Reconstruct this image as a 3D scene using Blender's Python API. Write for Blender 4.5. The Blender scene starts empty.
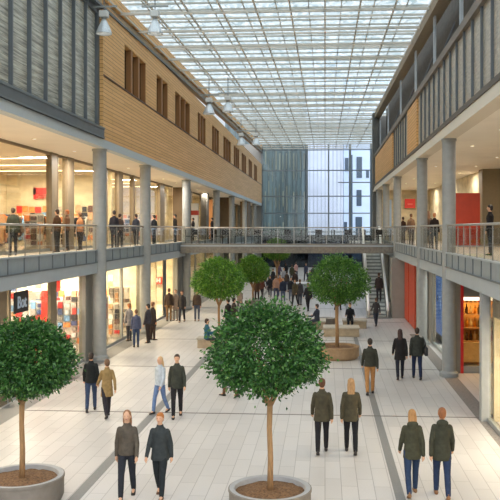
import bpy, math, random
from mathutils import Vector, Matrix
random.seed(7)
PI = math.pi
SC = bpy.context.scene
COL = SC.collection

# ------------------------------------------------------------------ camera numbers
F, PX, PY, EYE = 800.0, 269.0, 229.0, 5.2
YAW = math.atan(56 / F)
CS, SN = math.cos(YAW), math.sin(YAW)

def at(px, py, Y):
    """point of the place seen at a photograph position, on the plane Y"""
    t = (px - PX) / F
    X = Y * (t * CS - SN) / (CS + t * SN)
    d = -X * SN + Y * CS
    return X, Y, EYE - (py - PY) / F * d

def gnd(px, py, z=0.0):
    d = F * (EYE - z) / (py - PY)
    xc = (px - PX) / F * d
    return xc * CS - d * SN, xc * SN + d * CS

# ------------------------------------------------------------------ materials
def lin(c):
    return tuple(((v / 255) / 12.92 if v / 255 <= .04045 else ((v / 255 + .055) / 1.055) ** 2.4) for v in c) + (1,)

MATS = {}
def mat(name, rgb, rough=.6, metal=0.0, var=0.0, scale=8.0, stretch=(1, 1, 1), bump=0.0, spec=.5):
    if name in MATS: return MATS[name]
    m = bpy.data.materials.new(name); m.use_nodes = True
    nt = m.node_tree; b = nt.nodes['Principled BSDF']
    b.inputs['Base Color'].default_value = lin(rgb)
    b.inputs['Roughness'].default_value = rough
    b.inputs['Metallic'].default_value = metal
    b.inputs['Specular IOR Level'].default_value = spec
    if var or bump:
        tc = nt.nodes.new('ShaderNodeTexCoord'); mp = nt.nodes.new('ShaderNodeMapping')
        mp.inputs['Scale'].default_value = stretch
        nz = nt.nodes.new('ShaderNodeTexNoise'); nz.inputs['Scale'].default_value = scale; nz.inputs['Detail'].default_value = 5
        nt.links.new(tc.outputs['Object'], mp.inputs[0]); nt.links.new(mp.outputs[0], nz.inputs[0])
        if var:
            r = nt.nodes.new('ShaderNodeValToRGB')
            c = lin(rgb)
            r.color_ramp.elements[0].position = .3; r.color_ramp.elements[1].position = .7
            r.color_ramp.elements[0].color = tuple(v * (1 - var) for v in c[:3]) + (1,)
            r.color_ramp.elements[1].color = tuple(min(1, v * (1 + var)) for v in c[:3]) + (1,)
            nt.links.new(nz.outputs[0], r.inputs[0]); nt.links.new(r.outputs[0], b.inputs['Base Color'])
        if bump:
            bp = nt.nodes.new('ShaderNodeBump'); bp.inputs['Strength'].default_value = bump; bp.inputs['Distance'].default_value = .02
            nt.links.new(nz.outputs[0], bp.inputs['Height']); nt.links.new(bp.outputs[0], b.inputs['Normal'])
    MATS[name] = m
    return m

def emis(name, rgb, s):
    if name in MATS: return MATS[name]
    m = bpy.data.materials.new(name); m.use_nodes = True
    b = m.node_tree.nodes['Principled BSDF']
    b.inputs['Base Color'].default_value = lin(rgb)
    b.inputs['Emission Color'].default_value = lin(rgb); b.inputs['Emission Strength'].default_value = s
    MATS[name] = m
    return m

def glass(name, tint=(240, 245, 245), refl=.08, rough=.02, trans_tint=None):
    if name in MATS: return MATS[name]
    m = bpy.data.materials.new(name); m.use_nodes = True
    nt = m.node_tree; nt.nodes.clear()
    o = nt.nodes.new('ShaderNodeOutputMaterial'); mx = nt.nodes.new('ShaderNodeMixShader')
    t = nt.nodes.new('ShaderNodeBsdfTransparent'); g = nt.nodes.new('ShaderNodeBsdfGlossy')
    fr = nt.nodes.new('ShaderNodeFresnel'); fr.inputs[0].default_value = 1.45
    mt = nt.nodes.new('ShaderNodeMath'); mt.operation = 'MULTIPLY'; mt.inputs[1].default_value = refl / .04 * .16
    t.inputs[0].default_value = lin(tint); g.inputs[0].default_value = (1, 1, 1, 1); g.inputs['Roughness'].default_value = rough
    nt.links.new(fr.outputs[0], mt.inputs[0]); mt.use_clamp = True
    nt.links.new(mt.outputs[0], mx.inputs[0]); nt.links.new(t.outputs[0], mx.inputs[1]); nt.links.new(g.outputs[0], mx.inputs[2])
    nt.links.new(mx.outputs[0], o.inputs[0])
    MATS[name] = m
    return m

# ------------------------------------------------------------------ mesh builder
class MB:
    def __init__(s): s.v = []; s.f = []; s.m = []; s.cur = 0
    def add(s, vs, fs):
        n = len(s.v); s.v += [tuple(p) for p in vs]
        s.f += [tuple(i + n for i in f) for f in fs]; s.m += [s.cur] * len(fs)
        return s
    def box(s, x0, x1, y0, y1, z0, z1):
        if x0 > x1: x0, x1 = x1, x0
        if y0 > y1: y0, y1 = y1, y0
        if z0 > z1: z0, z1 = z1, z0
        return s.add([(x0, y0, z0), (x1, y0, z0), (x1, y1, z0), (x0, y1, z0), (x0, y0, z1), (x1, y0, z1), (x1, y1, z1), (x0, y1, z1)],
                     [(3, 2, 1, 0), (4, 5, 6, 7), (0, 1, 5, 4), (1, 2, 6, 5), (2, 3, 7, 6), (3, 0, 4, 7)])
    def loft(s, rings, n=16, axis='z', pw=2.0):
        """rings: (cx, cy, z, rx, ry); closed with caps"""
        vs = []
        for (cx, cy, z, rx, ry) in rings:
            for k in range(n):
                a = 2 * PI * k / n
                ca, sa = math.cos(a), math.sin(a)
                if pw != 2.0:
                    ca = math.copysign(abs(ca) ** (2 / pw), ca); sa = math.copysign(abs(sa) ** (2 / pw), sa)
                p = (cx + rx * ca, cy + ry * sa, z)
                if axis == 'y': p = (p[0], z, cy + ry * sa)
                if axis == 'x': p = (z, cx + rx * ca, cy + ry * sa)
                vs.append(p)
        fs = []
        for i in range(len(rings) - 1):
            for k in range(n):
                a, b = i * n + k, i * n + (k + 1) % n
                fs.append((a, b, b + n, a + n))
        fs.append(tuple(reversed(range(n)))); fs.append(tuple(range((len(rings) - 1) * n, len(rings) * n)))
        return s.add(vs, fs)
    def ell(s, c, r, n=12, m=8):
        rings = []
        for i in range(m + 1):
            t = -PI / 2 + PI * i / m
            k = max(math.cos(t), .04)
            rings.append((c[0], c[1], c[2] + r[2] * math.sin(t), r[0] * k, r[1] * k))
        return s.loft(rings, n)
    def tube(s, pts, rad, n=10, cap=True):
        """tapered tube through points, rounded ends"""
        P = [Vector(p) for p in pts]; R = list(rad) if hasattr(rad, '__len__') else [rad] * len(P)
        if cap:
            d0 = (P[0] - P[1]).normalized(); d1 = (P[-1] - P[-2]).normalized()
            P = [P[0] + d0 * R[0] * .95, P[0] + d0 * R[0] * .6] + P + [P[-1] + d1 * R[-1] * .6, P[-1] + d1 * R[-1] * .95]
            R = [R[0] * .3, R[0] * .8] + R + [R[-1] * .8, R[-1] * .3]
        vs = []; u = None
        for i, p in enumerate(P):
            d = (P[min(i + 1, len(P) - 1)] - P[max(i - 1, 0)]).normalized()
            if u is None:
                u = d.cross(Vector((0, 0, 1)) if abs(d.z) < .9 else Vector((1, 0, 0))).normalized()
            u = (u - d * u.dot(d)).normalized(); w = d.cross(u)
            for k in range(n):
                a = 2 * PI * k / n
                vs.append(p + (u * math.cos(a) + w * math.sin(a)) * R[i])
        fs = []
        for i in range(len(P) - 1):
            for k in range(n):
                a, b = i * n + k, i * n + (k + 1) % n
                fs.append((a, b, b + n, a + n))
        fs.append(tuple(reversed(range(n)))); fs.append(tuple(range((len(P) - 1) * n, len(P) * n)))
        return s.add(vs, fs)
    def prism(s, poly, a0, a1, axis='y'):
        """polygon extruded along axis"""
        n = len(poly)
        def P(u, w, t): return {'y': (u, t, w), 'x': (t, u, w), 'z': (u, w, t)}[axis]
        return s.add([P(u, w, a0) for u, w in poly] + [P(u, w, a1) for u, w in poly],
                     [tuple(range(n)), tuple(reversed(range(n, 2 * n)))] + [(i, i + n, (i + 1) % n + n, (i + 1) % n) for i in range(n)])
    def mesh(s, name, mats, smooth=False):
        me = bpy.data.meshes.new(name); me.from_pydata(s.v, [], s.f)
        for m in (mats if isinstance(mats, (list, tuple)) else [mats]): me.materials.append(m)
        if any(s.m): me.polygons.foreach_set('material_index', s.m)
        if smooth: me.polygons.foreach_set('use_smooth', [True] * len(me.polygons))
        me.update()
        return me
    def build(s, name, mats, parent=None, smooth=False, bevel=0.0, loc=None):
        me = s.mesh(name, mats, smooth)
        o = bpy.data.objects.new(name, me); COL.objects.link(o)
        if parent is not None: o.parent = parent
        if loc: o.location = loc
        if bevel:
            b = o.modifiers.new('bevel', 'BEVEL'); b.width = bevel; b.segments = 2; b.limit_method = 'ANGLE'
        return o

def fix_normals(o):
    import bmesh
    bm = bmesh.new(); bm.from_mesh(o.data); bmesh.ops.recalc_face_normals(bm, faces=bm.faces); bm.to_mesh(o.data); bm.free()

def tag(o, label=None, cat=None, group=None, kind=None):
    if label: o['label'] = label
    if cat: o['category'] = cat
    if group: o['group'] = group
    if kind: o['kind'] = kind
    return o

def thing(name, label, cat, loc=(0, 0, 0), rz=0.0, group=None):
    o = bpy.data.objects.new(name, None); COL.objects.link(o)
    o.empty_display_size = .1
    o.location = loc; o.rotation_euler = (0, 0, rz)
    return tag(o, label, cat, group)

def struct(name, mb, m, parent=None, **k):
    o = mb.build(name, m, parent, **k)
    if parent is None: o['kind'] = 'structure'
    return o

def copy_tree(o, parent=None):
    c = o.copy(); COL.objects.link(c)
    if parent is not None: c.parent = parent
    for ch in list(o.children): copy_tree(ch, c)
    return c

def fuse(mb, voxel, m, smooth=4, name='b'):
    o = mb.build(name, m)
    r = o.modifiers.new('r', 'REMESH'); r.mode = 'VOXEL'; r.voxel_size = voxel; r.use_smooth_shade = True
    s = o.modifiers.new('s', 'SMOOTH'); s.iterations = smooth; s.factor = .5
    dg = bpy.context.evaluated_depsgraph_get()
    me = bpy.data.meshes.new_from_object(o.evaluated_get(dg))
    bpy.data.objects.remove(o)
    me.materials.clear(); me.materials.append(m)
    me.polygons.foreach_set('use_smooth', [True] * len(me.polygons))
    return me

def link(name, me, parent):
    o = bpy.data.objects.new(name, me); COL.objects.link(o); o.parent = parent
    return o

# ================================================================== PEOPLE
CLOTH = {}
def cloth(rgb): return mat('cloth_%d_%d_%d' % rgb, rgb, .85, var=.18, scale=14, bump=.15, spec=.25)
def hairm(rgb): return mat('hair_%d_%d_%d' % rgb, rgb, .6, var=.25, scale=60, stretch=(1, 1, .2), spec=.3)

def person(label, x, y, z0=0.0, rz=0.0, h=1.72, pose='stand', coat=(40, 45, 40), length=.82, legs=(25, 25, 32),
           hair=(70, 45, 30), long_hair=False, skin=(205, 160, 130), shoes=(35, 28, 25), hood=False, fine=False, ph=1,
           seat=.46, coarse=False, arms=None, group=None, wide=.93):
    S = h / 1.75
    root = thing('person', label, 'person', (x, y, z0), rz, group)
    vox = .009 if fine else (.020 if coarse else .014)
    # joints, pelvis at 0
    def rot(a): return Vector((0, math.sin(a), -math.cos(a)))
    if pose == 'walk': la = {1: (.38, .20), -1: (-.24, -.62)}
    elif pose == 'stride': la = {1: (.32, .16), -1: (-.18, -.48)}
    elif pose == 'sit': la = {1: (1.45, .05), -1: (1.40, -.05)}
    else: la = {1: (.03, .0), -1: (-.05, -.07)}
    J = {}
    for sd in (1, -1):
        a = la[sd * ph]
        hip = Vector((.088 * sd, 0, -.03)); kn = hip + rot(a[0]) * .43; kn.x += .008 * sd
        an = kn + rot(a[1]) * .42
        J[sd] = [hip, kn, an, a[1]]
    low = min(J[1][2].z, J[-1][2].z)
    pz = .085 - low if pose != 'sit' else (seat / S + .12)
    for sd in (1, -1):
        for k in range(3): J[sd][k].z += pz
    up = pz - .92      # shift of the upper body against the standing height
    Z = lambda z: z + up
    ar = arms or {'walk': ((-.35, .25), (.4, .55)), 'stride': ((-.2, .15), (.22, .35)), 'sit': ((.45, 1.1), (.5, 1.0)), 'stand': ((.02, .12), (.05, .2))}[pose]
    A = {}
    for sd in (1, -1):
        a = ar[0] if sd * ph == 1 else ar[1]
        sh = Vector((.158 * sd * wide, -.005, Z(1.365)))
        el = sh + rot(a[0]) * .285; el.x += .062 * sd
        wr = el + rot(a[0] + a[1]) * .245; wr.x += .01 * sd
        A[sd] = (sh, el, wr, a[0] + a[1] + .1)
    # ---- body
    b = MB()
    b.loft([(0, 0, Z(.83), .10, .08), (0, 0, Z(.92), .155, .105), (0, 0, Z(1.05), .135, .095), (0, 0, Z(1.25), .155, .105), (0, 0, Z(1.36), .155, .095), (0, 0, Z(1.42), .10, .07), (0, 0, Z(1.47), .06, .055)], 18)
    b.tube([(0, -.005, Z(1.42)), (0, .005, Z(1.56))], [.057, .052])
    b.ell((0, .008, Z(1.64)), (.074, .093, .108), 18, 12)
    b.ell((0, .035, Z(1.585)), (.052, .060, .055), 14, 8)
    b.tube([(0, .093, Z(1.645)), (0, .113, Z(1.612))], [.010, .015], 8)
    for sd in (1, -1):
        b.ell((.074 * sd, 0, Z(1.625)), (.012, .02, .03), 8, 6)
        sh, el, wr, ha = A[sd]
        b.tube([sh, el, wr], [.044, .036, .026])
        hd = rot(ha); pl = wr + hd * .05
        b.tube([wr, wr + hd * .085], [.026, .036], 8)
        inw = Vector((-sd, 0, 0)); fw = Vector((0, 1, 0)); fw = (fw - hd * fw.dot(hd)).normalized()
        for q in range(4):
            o_ = (q - 1.5) * .0185
            p0 = wr + hd * .085 + fw * o_
            L = (.062, .075, .07, .052)[3 - q]
            p1 = p0 + hd * L * .55; p2 = p1 + (hd * .75 + inw * .65).normalized() * L * .5
            b.tube([p0 - hd * .02, p1, p2], [.0095, .009, .008], 7)
        t0 = wr + hd * .03 + fw * .025; t1 = t0 + (hd * .6 + fw * .7).normalized() * .04; t2 = t1 + (hd + inw * .4).normalized() * .03
        b.tube([t0, t1, t2], [.012, .011, .009], 7)
        hip, kn, an, sa = J[sd]
        b.tube([hip, kn, an], [.075, .050, .036])
        b.tube([an, an + Vector((0, .09, -.045))], [.034, .03], 8)
    for i, v in enumerate(b.v): b.v[i] = tuple(c * S for c in v)
    body_ = link('body', fuse(b, vox, mat('skin_%d_%d_%d' % skin, skin, .55, spec=.3), 3), root)
    # ---- trousers
    t = MB()
    t.loft([(0, 0, Z(.82), .09, .08), (0, 0, Z(.90), .172, .122), (0, 0, Z(1.03), .155, .115), (0, 0, Z(1.06), .13, .10)], 18)
    for sd in (1, -1):
        hip, kn, an, sa = J[sd]
        d = (an - kn).normalized()
        t.tube([hip, (hip + kn) / 2, kn, (kn + an) / 2, an - d * .01], [.094, .084, .066, .062, .052], 12, cap=True)
    for i, v in enumerate(t.v): t.v[i] = tuple(c * S for c in v)
    link('trousers', fuse(t, max(vox, .012), cloth(legs), 3), root)
    # ---- shoes
    for sd in (1, -1):
        s_ = MB(); hip, kn, an, sa = J[sd]
        s_.loft([(0, 0, -.088, .036, .04), (0, .0, -.02, .038, .045), (0, -.005, .03, .04, .045)], 12)
        pr = [(-.075, .03, .05), (-.05, .04, .08), (.0, .042, .085), (.06, .046, .06), (.12, .046, .045), (.16, .034, .035), (.18, .012, .02)]
        vs = []; n = 12
        for (yy, rx, hh) in pr:
            for k in range(n):
                a = 2 * PI * k / n
                vs.append((rx * math.cos(a), yy, -.085 + hh / 2 + hh / 2 * math.sin(a)))
        fs = [(i * n + k, i * n + (k + 1) % n, (i + 1) * n + (k + 1) % n, (i + 1) * n + k) for i in range(len(pr) - 1) for k in range(n)]
        fs += [tuple(reversed(range(n))), tuple(range((len(pr) - 1) * n, len(pr) * n))]
        s_.add(vs, fs)
        ft = max(min(-sa * .75 if sa < 0 else -sa * .3, .7), -.3)   # a trailing foot stands on its toes
        M = Matrix.Translation(an) @ Matrix.Rotation(-ft, 4, 'X')
        for i, v in enumerate(s_.v): s_.v[i] = tuple((M @ Vector(v)) * S)
        o = s_.build('shoe', mat('leather_%d_%d_%d' % shoes, shoes, .5), root, smooth=True); fix_normals(o)
    # ---- coat
    c = MB(); hem = length if pose != 'sit' else .86
    fl = 1.0 + max(0, .85 - hem) * .25
    rings = [(0, 0, Z(hem), .192 * fl * wide, .135 * fl), (0, 0, Z(hem + .03), .196 * fl * wide, .14 * fl)]
    if hem < .8: rings.append((0, 0, Z(.88), .187 * wide, .14))
    rings += [(0, 0, Z(1.0), .176 * wide, .13), (0, 0, Z(1.12), .158 * wide, .118), (0, 0, Z(1.26), .176 * wide, .132), (0, -.005, Z(1.36), .176 * wide, .122), (0, -.01, Z(1.41), .128 * wide, .096), (0, -.008, Z(1.455), .078, .076), (0, -.005, Z(1.505), .068, .07)]
    c.loft(rings, 22)
    for sd in (1, -1):
        sh, el, wr, ha = A[sd]
        d = (wr - el).normalized()
        c.tube([sh, (sh + el) / 2, el, wr + d * .015], [.062, .060, .052, .042], 12)
    if hood:
        c.ell((0, -.085, Z(1.46)), (.12, .075, .075), 14, 8)
        c.ell((0, -.10, Z(1.40)), (.09, .05, .07), 12, 8)
    for i, v in enumerate(c.v): c.v[i] = tuple(q * S for q in v)
    link('coat' if hem < .8 else 'jacket', fuse(c, max(vox, .012), cloth(coat), 3), root)
    # ---- hair
    g = MB()
    g.ell((0, -.014, Z(1.662)), (.084, .098, .098), 16, 10)
    g.ell((0, -.045, Z(1.62)), (.078, .065, .085), 14, 8)
    if long_hair:
        g.loft([(0, -.075, Z(1.33), .055, .02), (0, -.085, Z(1.40), .085, .035), (0, -.07, Z(1.50), .092, .048), (0, -.05, Z(1.60), .092, .062), (0, -.03, Z(1.68), .08, .07)], 16)
    else:
        g.ell((0, .03, Z(1.70)), (.066, .06, .05), 12, 8)
    for i, v in enumerate(g.v): g.v[i] = tuple(q * S for q in v)
    link('hair', fuse(g, max(vox * .9, .011), hairm(hair), 2), root)
    if fine or not coarse:
        for sd in (1, -1):
            e = MB(); e.ell((.03 * sd * S, .092 * S, Z(1.652) * S), (.011 * S, .007 * S, .006 * S), 8, 6)
            e.build('eye', mat('eye_dark', (40, 30, 28), .3), body_, smooth=True)
        e = MB(); e.ell((0, .093 * S, Z(1.583) * S), (.020 * S, .007 * S, .006 * S), 8, 6)
        e.build('mouth', mat('lips', (150, 85, 80), .5), body_, smooth=True)
    return root

def P(label, px, py, rz=0.0, **k):
    x, y = gnd(px, py)
    return person(label, x, y, 0.0, rz, **k)
AWAY, TO = 0.0, PI
# large figures in the hall
P('person with long blond hair in a dark green hooded parka, walking away', 412, 495, .05, h=1.66, pose='stride', coat=(64, 63, 48), length=.74, legs=(40, 55, 80), hair=(160, 118, 74), long_hair=True, hood=True, fine=True, shoes=(120, 85, 50))
P('person with short reddish hair in a dark green hooded parka', 442, 497, -.05, h=1.72, pose='stride', ph=-1, coat=(58, 58, 46), length=.72, legs=(40, 52, 78), hair=(138, 88, 56), hood=True, fine=True, shoes=(120, 80, 45))
P('person in a brown-grey wool jacket and slim dark trousers walking towards the viewer', 127, 498, TO + .1, h=1.68, pose='stride', coat=(82, 74, 64), length=.86, legs=(38, 40, 46), hair=(140, 98, 68), long_hair=True, fine=True)
P('person in a charcoal grey coat with bright ginger hair', 160, 497, TO - .1, h=1.62, pose='stride', ph=-1, coat=(52, 56, 56), length=.76, legs=(36, 40, 42), hair=(170, 104, 50), fine=True, shoes=(90, 60, 40), wide=.99)
P('person in an olive green coat with short brown hair', 322, 453, AWAY, h=1.72, pose='stride', coat=(70, 65, 50), length=.74, legs=(34, 32, 34), hair=(95, 62, 42), fine=True, wide=1.0)
P('slim person with blond hair in an olive coat, walking away', 351, 453, AWAY, h=1.72, pose='stride', ph=-1, coat=(72, 66, 50), length=.74, legs=(30, 30, 32), hair=(165, 128, 88), long_hair=True, fine=True)
P('person in a black jacket and blue jeans walking away next to someone in mustard', 91, 411, .2, h=1.66, pose='stride', coat=(32, 34, 34), length=.84, legs=(52, 66, 92), hair=(45, 35, 30), fine=True)
P('person in a mustard tan knee-length coat carrying nothing, by the timber-side column', 107, 417, .5, h=1.60, pose='walk', coat=(140, 116, 76), length=.62, legs=(45, 42, 48), hair=(105, 80, 60), fine=True)
P('blond person in a pale blue-white jacket and light jeans', 160, 413, 2.6, h=1.58, pose='stride', coat=(176, 184, 192), length=.86, legs=(100, 122, 160), hair=(195, 160, 115), long_hair=True)
P('dark haired person in a grey-green jacket beside a blond person in pale blue', 177, 417, TO + .15, h=1.72, pose='stride', coat=(58, 60, 52), length=.80, legs=(38, 36, 38), hair=(60, 45, 38), fine=True)
P('person in a dark green bomber jacket and camel brown trousers walking away', 370, 394, AWAY, h=1.74, pose='stride', coat=(52, 52, 44), length=.86, legs=(160, 115, 70), hair=(48, 40, 34), fine=True, wide=1.0)
P('person in a long black coat and dark leggings walking towards the escalator', 400, 379, AWAY, h=1.72, pose='stride', coat=(36, 33, 34), length=.66, legs=(38, 40, 50), hair=(62, 44, 40), long_hair=True, wide=1.0)
bp = P('person in a dark green jacket and navy trousers with a bag on the shoulder', 417, 379, AWAY, h=1.76, pose='stride', ph=-1, coat=(56, 58, 52), length=.78, legs=(36, 44, 70), hair=(62, 48, 40), wide=1.04)
# middle distance
P('person in a blue patterned jacket and jeans standing in front of the lit shopfront', 136, 347, .4, h=1.62, pose='stand', coat=(82, 88, 112), length=.82, legs=(62, 76, 104), hair=(110, 80, 60))
P('auburn haired person in a light grey coat half behind a blue jacket by the shop', 129, 341, .9, h=1.70, pose='stand', coat=(155, 148, 145), length=.70, legs=(60, 62, 70), hair=(160, 100, 62))
P('person in a black winter coat with a dark cap of hair, facing a shop window', 148, 343, 1.2, h=1.74, pose='stand', coat=(62, 60, 66), length=.84, legs=(58, 48, 44), hair=(38, 34, 36))
P('person in a long black-brown coat close behind another at the shop door', 153, 340, -.9, h=1.74, pose='stand', coat=(48, 42, 42), length=.62, legs=(68, 52, 46), hair=(130, 92, 66))
P('person in a dark brown jacket and tan trousers by the third timber-side column', 169, 321, .2, h=1.80, pose='stand', coat=(70, 55, 44), length=.84, legs=(120, 92, 62), hair=(80, 55, 40))
P('person in a grey-beige coat standing next to one in brown and tan', 175.5, 320.5, 2.9, h=1.72, pose='stand', coat=(140, 122, 108), length=.60, legs=(128, 118, 112), hair=(150, 110, 80))
P('person in a charcoal coat walking past the pale columns', 182, 322, TO, h=1.74, pose='stride', coat=(56, 52, 50), length=.72, legs=(48, 48, 54), hair=(95, 65, 50))
P('person in a brown top and blue jeans just under the leaves of the mid-distance tree', 197, 321, TO, h=1.74, pose='stand', coat=(78, 62, 50), length=.86, legs=(80, 86, 100), hair=(60, 45, 38))
P('person hidden to the knees behind the big middle tree, in brown trousers', 229, 397, 1.2, h=1.66, pose='walk', coat=(88, 66, 48), length=.80, legs=(105, 78, 56), hair=(70, 50, 40))
P('person in black standing behind the slender trunk beside the bench', 228, 334, 1.0, h=1.72, pose='stand', coat=(40, 36, 36), length=.78, legs=(38, 36, 40), hair=(50, 40, 36))
P('person in dark clothes with a pale scarf colour top behind the mid-distance tree', 234, 332, -1.0, h=1.68, pose='stand', coat=(58, 48, 44), length=.80, legs=(36, 36, 44), hair=(45, 36, 34))
P('small figure in dark grey walking near the foot of the escalator', 376, 326, .2, h=1.52, pose='walk', coat=(64, 62, 62), length=.80, legs=(52, 56, 66), hair=(88, 72, 60))
# seated people (bench tops in the furniture section: 0.45)
SEAT = []
x, y = gnd(207, 351); SEAT.append(person('person in a teal blue jacket sitting on the stone bench below the mid-distance tree', x, y, 0, -1.2, h=1.7, pose='sit', coat=(44, 88, 104), legs=(60, 62, 70), hair=(70, 50, 40)))
x, y = gnd(317, 331.0); SEAT.append(person('person in a dark slate jacket sitting at the corner of the bench behind the planter', x, y, 0, 1.0, h=1.7, pose='sit', coat=(52, 56, 66), legs=(48, 54, 68), hair=(70, 62, 60)))
x, y = gnd(350, 330.0); SEAT.append(person('person all in black sitting on the bench behind the right planter tree', x, y, 0, PI, h=1.76, pose='sit', coat=(30, 30, 34), legs=(28, 30, 36), hair=(66, 48, 38)))
# distant walkers
far = [
 (308, 311, 'person in black standing alone beyond the lone bench', (38, 38, 44), (34, 34, 40), (120, 95, 75)),
 (338, 310, 'person in dark brown seen under the crown of the right planter tree', (80, 58, 42), (70, 52, 44), (60, 46, 38)),
 (270, 297, 'person in a black coat at the timber-side edge of the distant crowd', (36, 36, 40), (60, 56, 66), (50, 40, 36)),
 (280, 296, 'person in an orange-brown jacket in the distant crowd', (176, 112, 72), (70, 80, 104), (90, 64, 48)),
 (276, 300, 'person in beige and pink in the distant crowd, beside an orange jacket', (168, 130, 112), (80, 84, 104), (100, 74, 56)),
 (287, 292, 'person in a dark jacket behind the orange jacket in the distant crowd', (58, 50, 48), (70, 74, 92), (46, 38, 34)),
 (291, 301, 'person in a black jacket and grey-blue trousers amid the distant crowd', (36, 38, 44), (96, 100, 116), (40, 34, 32)),
 (295, 291, 'person in a brown-black coat near the pale kiosk', (62, 50, 46), (50, 50, 58), (70, 52, 42)),
 (300, 305, 'person in a grey jacket, closest of the distant crowd to the bare floor', (74, 72, 76), (60, 62, 74), (110, 84, 64)),
 (265, 290, 'person in a rust top at the back of the distant crowd', (140, 88, 66), (66, 66, 80), (70, 54, 46)),
 (284, 287, 'person in light grey at the back of the distant crowd', (150, 150, 156), (80, 84, 100), (80, 60, 50)),
 (310, 291, 'person in navy standing just past the pale kiosk', (48, 56, 78), (46, 48, 60), (66, 50, 42)),
 (257, 302, 'person in brown standing by the two thin trunks', (84, 62, 48), (60, 50, 48), (60, 44, 38)),
 (262, 300, 'person in dark red-brown next to the thin trunks', (96, 60, 50), (48, 46, 52), (52, 42, 38)),
 (273, 288, 'person in a black hooded top at the back of the distant crowd', (44, 44, 50), (56, 58, 70), (44, 38, 36)),
 (240, 315, 'person in grey-beige seen between two of the trees', (120, 106, 96), (90, 84, 84), (80, 60, 50)),
 (268, 284, 'person in dark grey at the far back of the hall, by the timber-side shops', (60, 58, 62), (50, 52, 60), (60, 46, 40)),
 (279, 281, 'person in dull purple far back beyond the crowd', (92, 74, 92), (56, 58, 70), (66, 50, 42)),
 (286, 280, 'person in black far back beyond the crowd', (36, 34, 38), (44, 44, 52), (44, 36, 34)),
 (292, 283, 'person in dark olive far back beyond the crowd', (66, 66, 50), (50, 52, 60), (70, 54, 44)),
 (296, 279, 'person in pale pink far back beyond the crowd', (196, 156, 150), (64, 66, 80), (74, 54, 44)),
 (306, 281, 'person in dark blue far back beyond the pale counter', (52, 58, 80), (42, 44, 52), (60, 46, 40)),
 (313, 283, 'person in charcoal far back, nearest to the right planter tree crown', (58, 58, 60), (44, 44, 50), (52, 42, 38)),
 (283, 303, 'person in a dark blue jacket at the front of the distant crowd', (44, 50, 66), (88, 96, 118), (56, 44, 38)),
 (295, 306, 'person in a brown-green coat at the front of the distant crowd', (78, 70, 54), (52, 50, 54), (84, 62, 48)),
]
for i, (px, py, lb, c1, c2, hc) in enumerate(far):
    P(lb, px, py, random.choice([0, PI, .4, 2.7, -.5]), h=random.uniform(1.62, 1.8), pose=random.choice(['stand', 'stride', 'stride']), ph=random.choice([1, -1]), coat=c1, legs=c2, hair=hc, coarse=True, length=random.choice([.7, .8, .84]))
# people on the upper galleries: (px, depth Y, z)
GF = 4.28
def G(label, px, Y, rz=0., **k):
    x, y, _ = at(px, 229, Y)
    return person(label, x, y, GF, rz, coarse=True, pose='stand', **k)
G('person in dark green walking on the upper gallery before the corner shop', 13, 27.2, .4, coat=(60, 62, 48), legs=(40, 38, 40), hair=(70, 52, 40), h=1.62)
G('person in brown standing at the thick shopfront pillar upstairs', 57, 31.3, 1.2, coat=(86, 62, 44), legs=(50, 44, 42), hair=(66, 46, 34), h=1.66)
G('person with orange hair beside the upper shopfront pillar', 67, 33.4, 1.8, coat=(110, 78, 54), legs=(48, 42, 42), hair=(190, 110, 60), h=1.70)
G('person in a tan jacket on the upper gallery behind the first round column', 80, 34.6, 1.2, coat=(176, 120, 78), legs=(58, 48, 44), hair=(110, 76, 50), h=1.6)
G('dark haired person in black between the first two timber-side columns upstairs', 114, 36.6, .6, coat=(42, 40, 46), legs=(36, 36, 42), hair=(48, 38, 36), h=1.74)
G('person in grey-brown between the first two timber-side columns upstairs', 120, 38.2, -.4, coat=(70, 58, 52), legs=(44, 40, 42), hair=(60, 44, 38), h=1.62)
G('person in slate blue next to the second timber-side column upstairs', 136, 40.8, .8, coat=(66, 70, 82), legs=(48, 48, 54), hair=(70, 54, 46), h=1.66)
G('person in black right after the second timber-side column upstairs', 154, 44, 1.0, coat=(38, 38, 42), legs=(34, 34, 40), hair=(44, 38, 36), h=1.66)
G('person in black standing before the dark wall end upstairs', 175, 50, 1.8, coat=(36, 34, 34), legs=(34, 34, 38), hair=(40, 34, 32), h=1.80)
G('person in black by the third timber-side column near the footbridge', 193, 58, 1.8, coat=(34, 32, 34), legs=(30, 30, 34), hair=(50, 38, 34), h=1.70)
G('person in dark clothes just behind the columns at the footbridge end', 212, 62, 1.8, coat=(44, 40, 40), legs=(36, 38, 46), hair=(48, 38, 34), h=1.75)
G('person in a dark brown jacket on the escalator-side gallery near the footbridge end', 403, 50.5, .4, coat=(64, 44, 34), legs=(60, 50, 46), hair=(56, 40, 34), h=1.64)
G('person in light brown with brown hair by the third escalator-side column upstairs', 411, 46.5, .3, coat=(128, 98, 74), legs=(80, 66, 58), hair=(110, 78, 54), h=1.76)
G('person in grey-brown standing between two escalator-side columns upstairs', 428, 38, .4, coat=(104, 84, 70), legs=(60, 54, 52), hair=(150, 112, 84), long_hair=True, h=1.72)
G('person in a black-orange jacket standing between two escalator-side columns upstairs', 434.5, 36.2, -.4, coat=(52, 40, 34), legs=(30, 30, 34), hair=(190, 124, 78), h=1.60)
G('person in a black coat leaning over the gallery rail beside the tall red panel', 490, 28.5, 1.2, coat=(36, 34, 36), legs=(44, 44, 48), hair=(34, 30, 32), h=1.72, wide=1.15)
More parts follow.
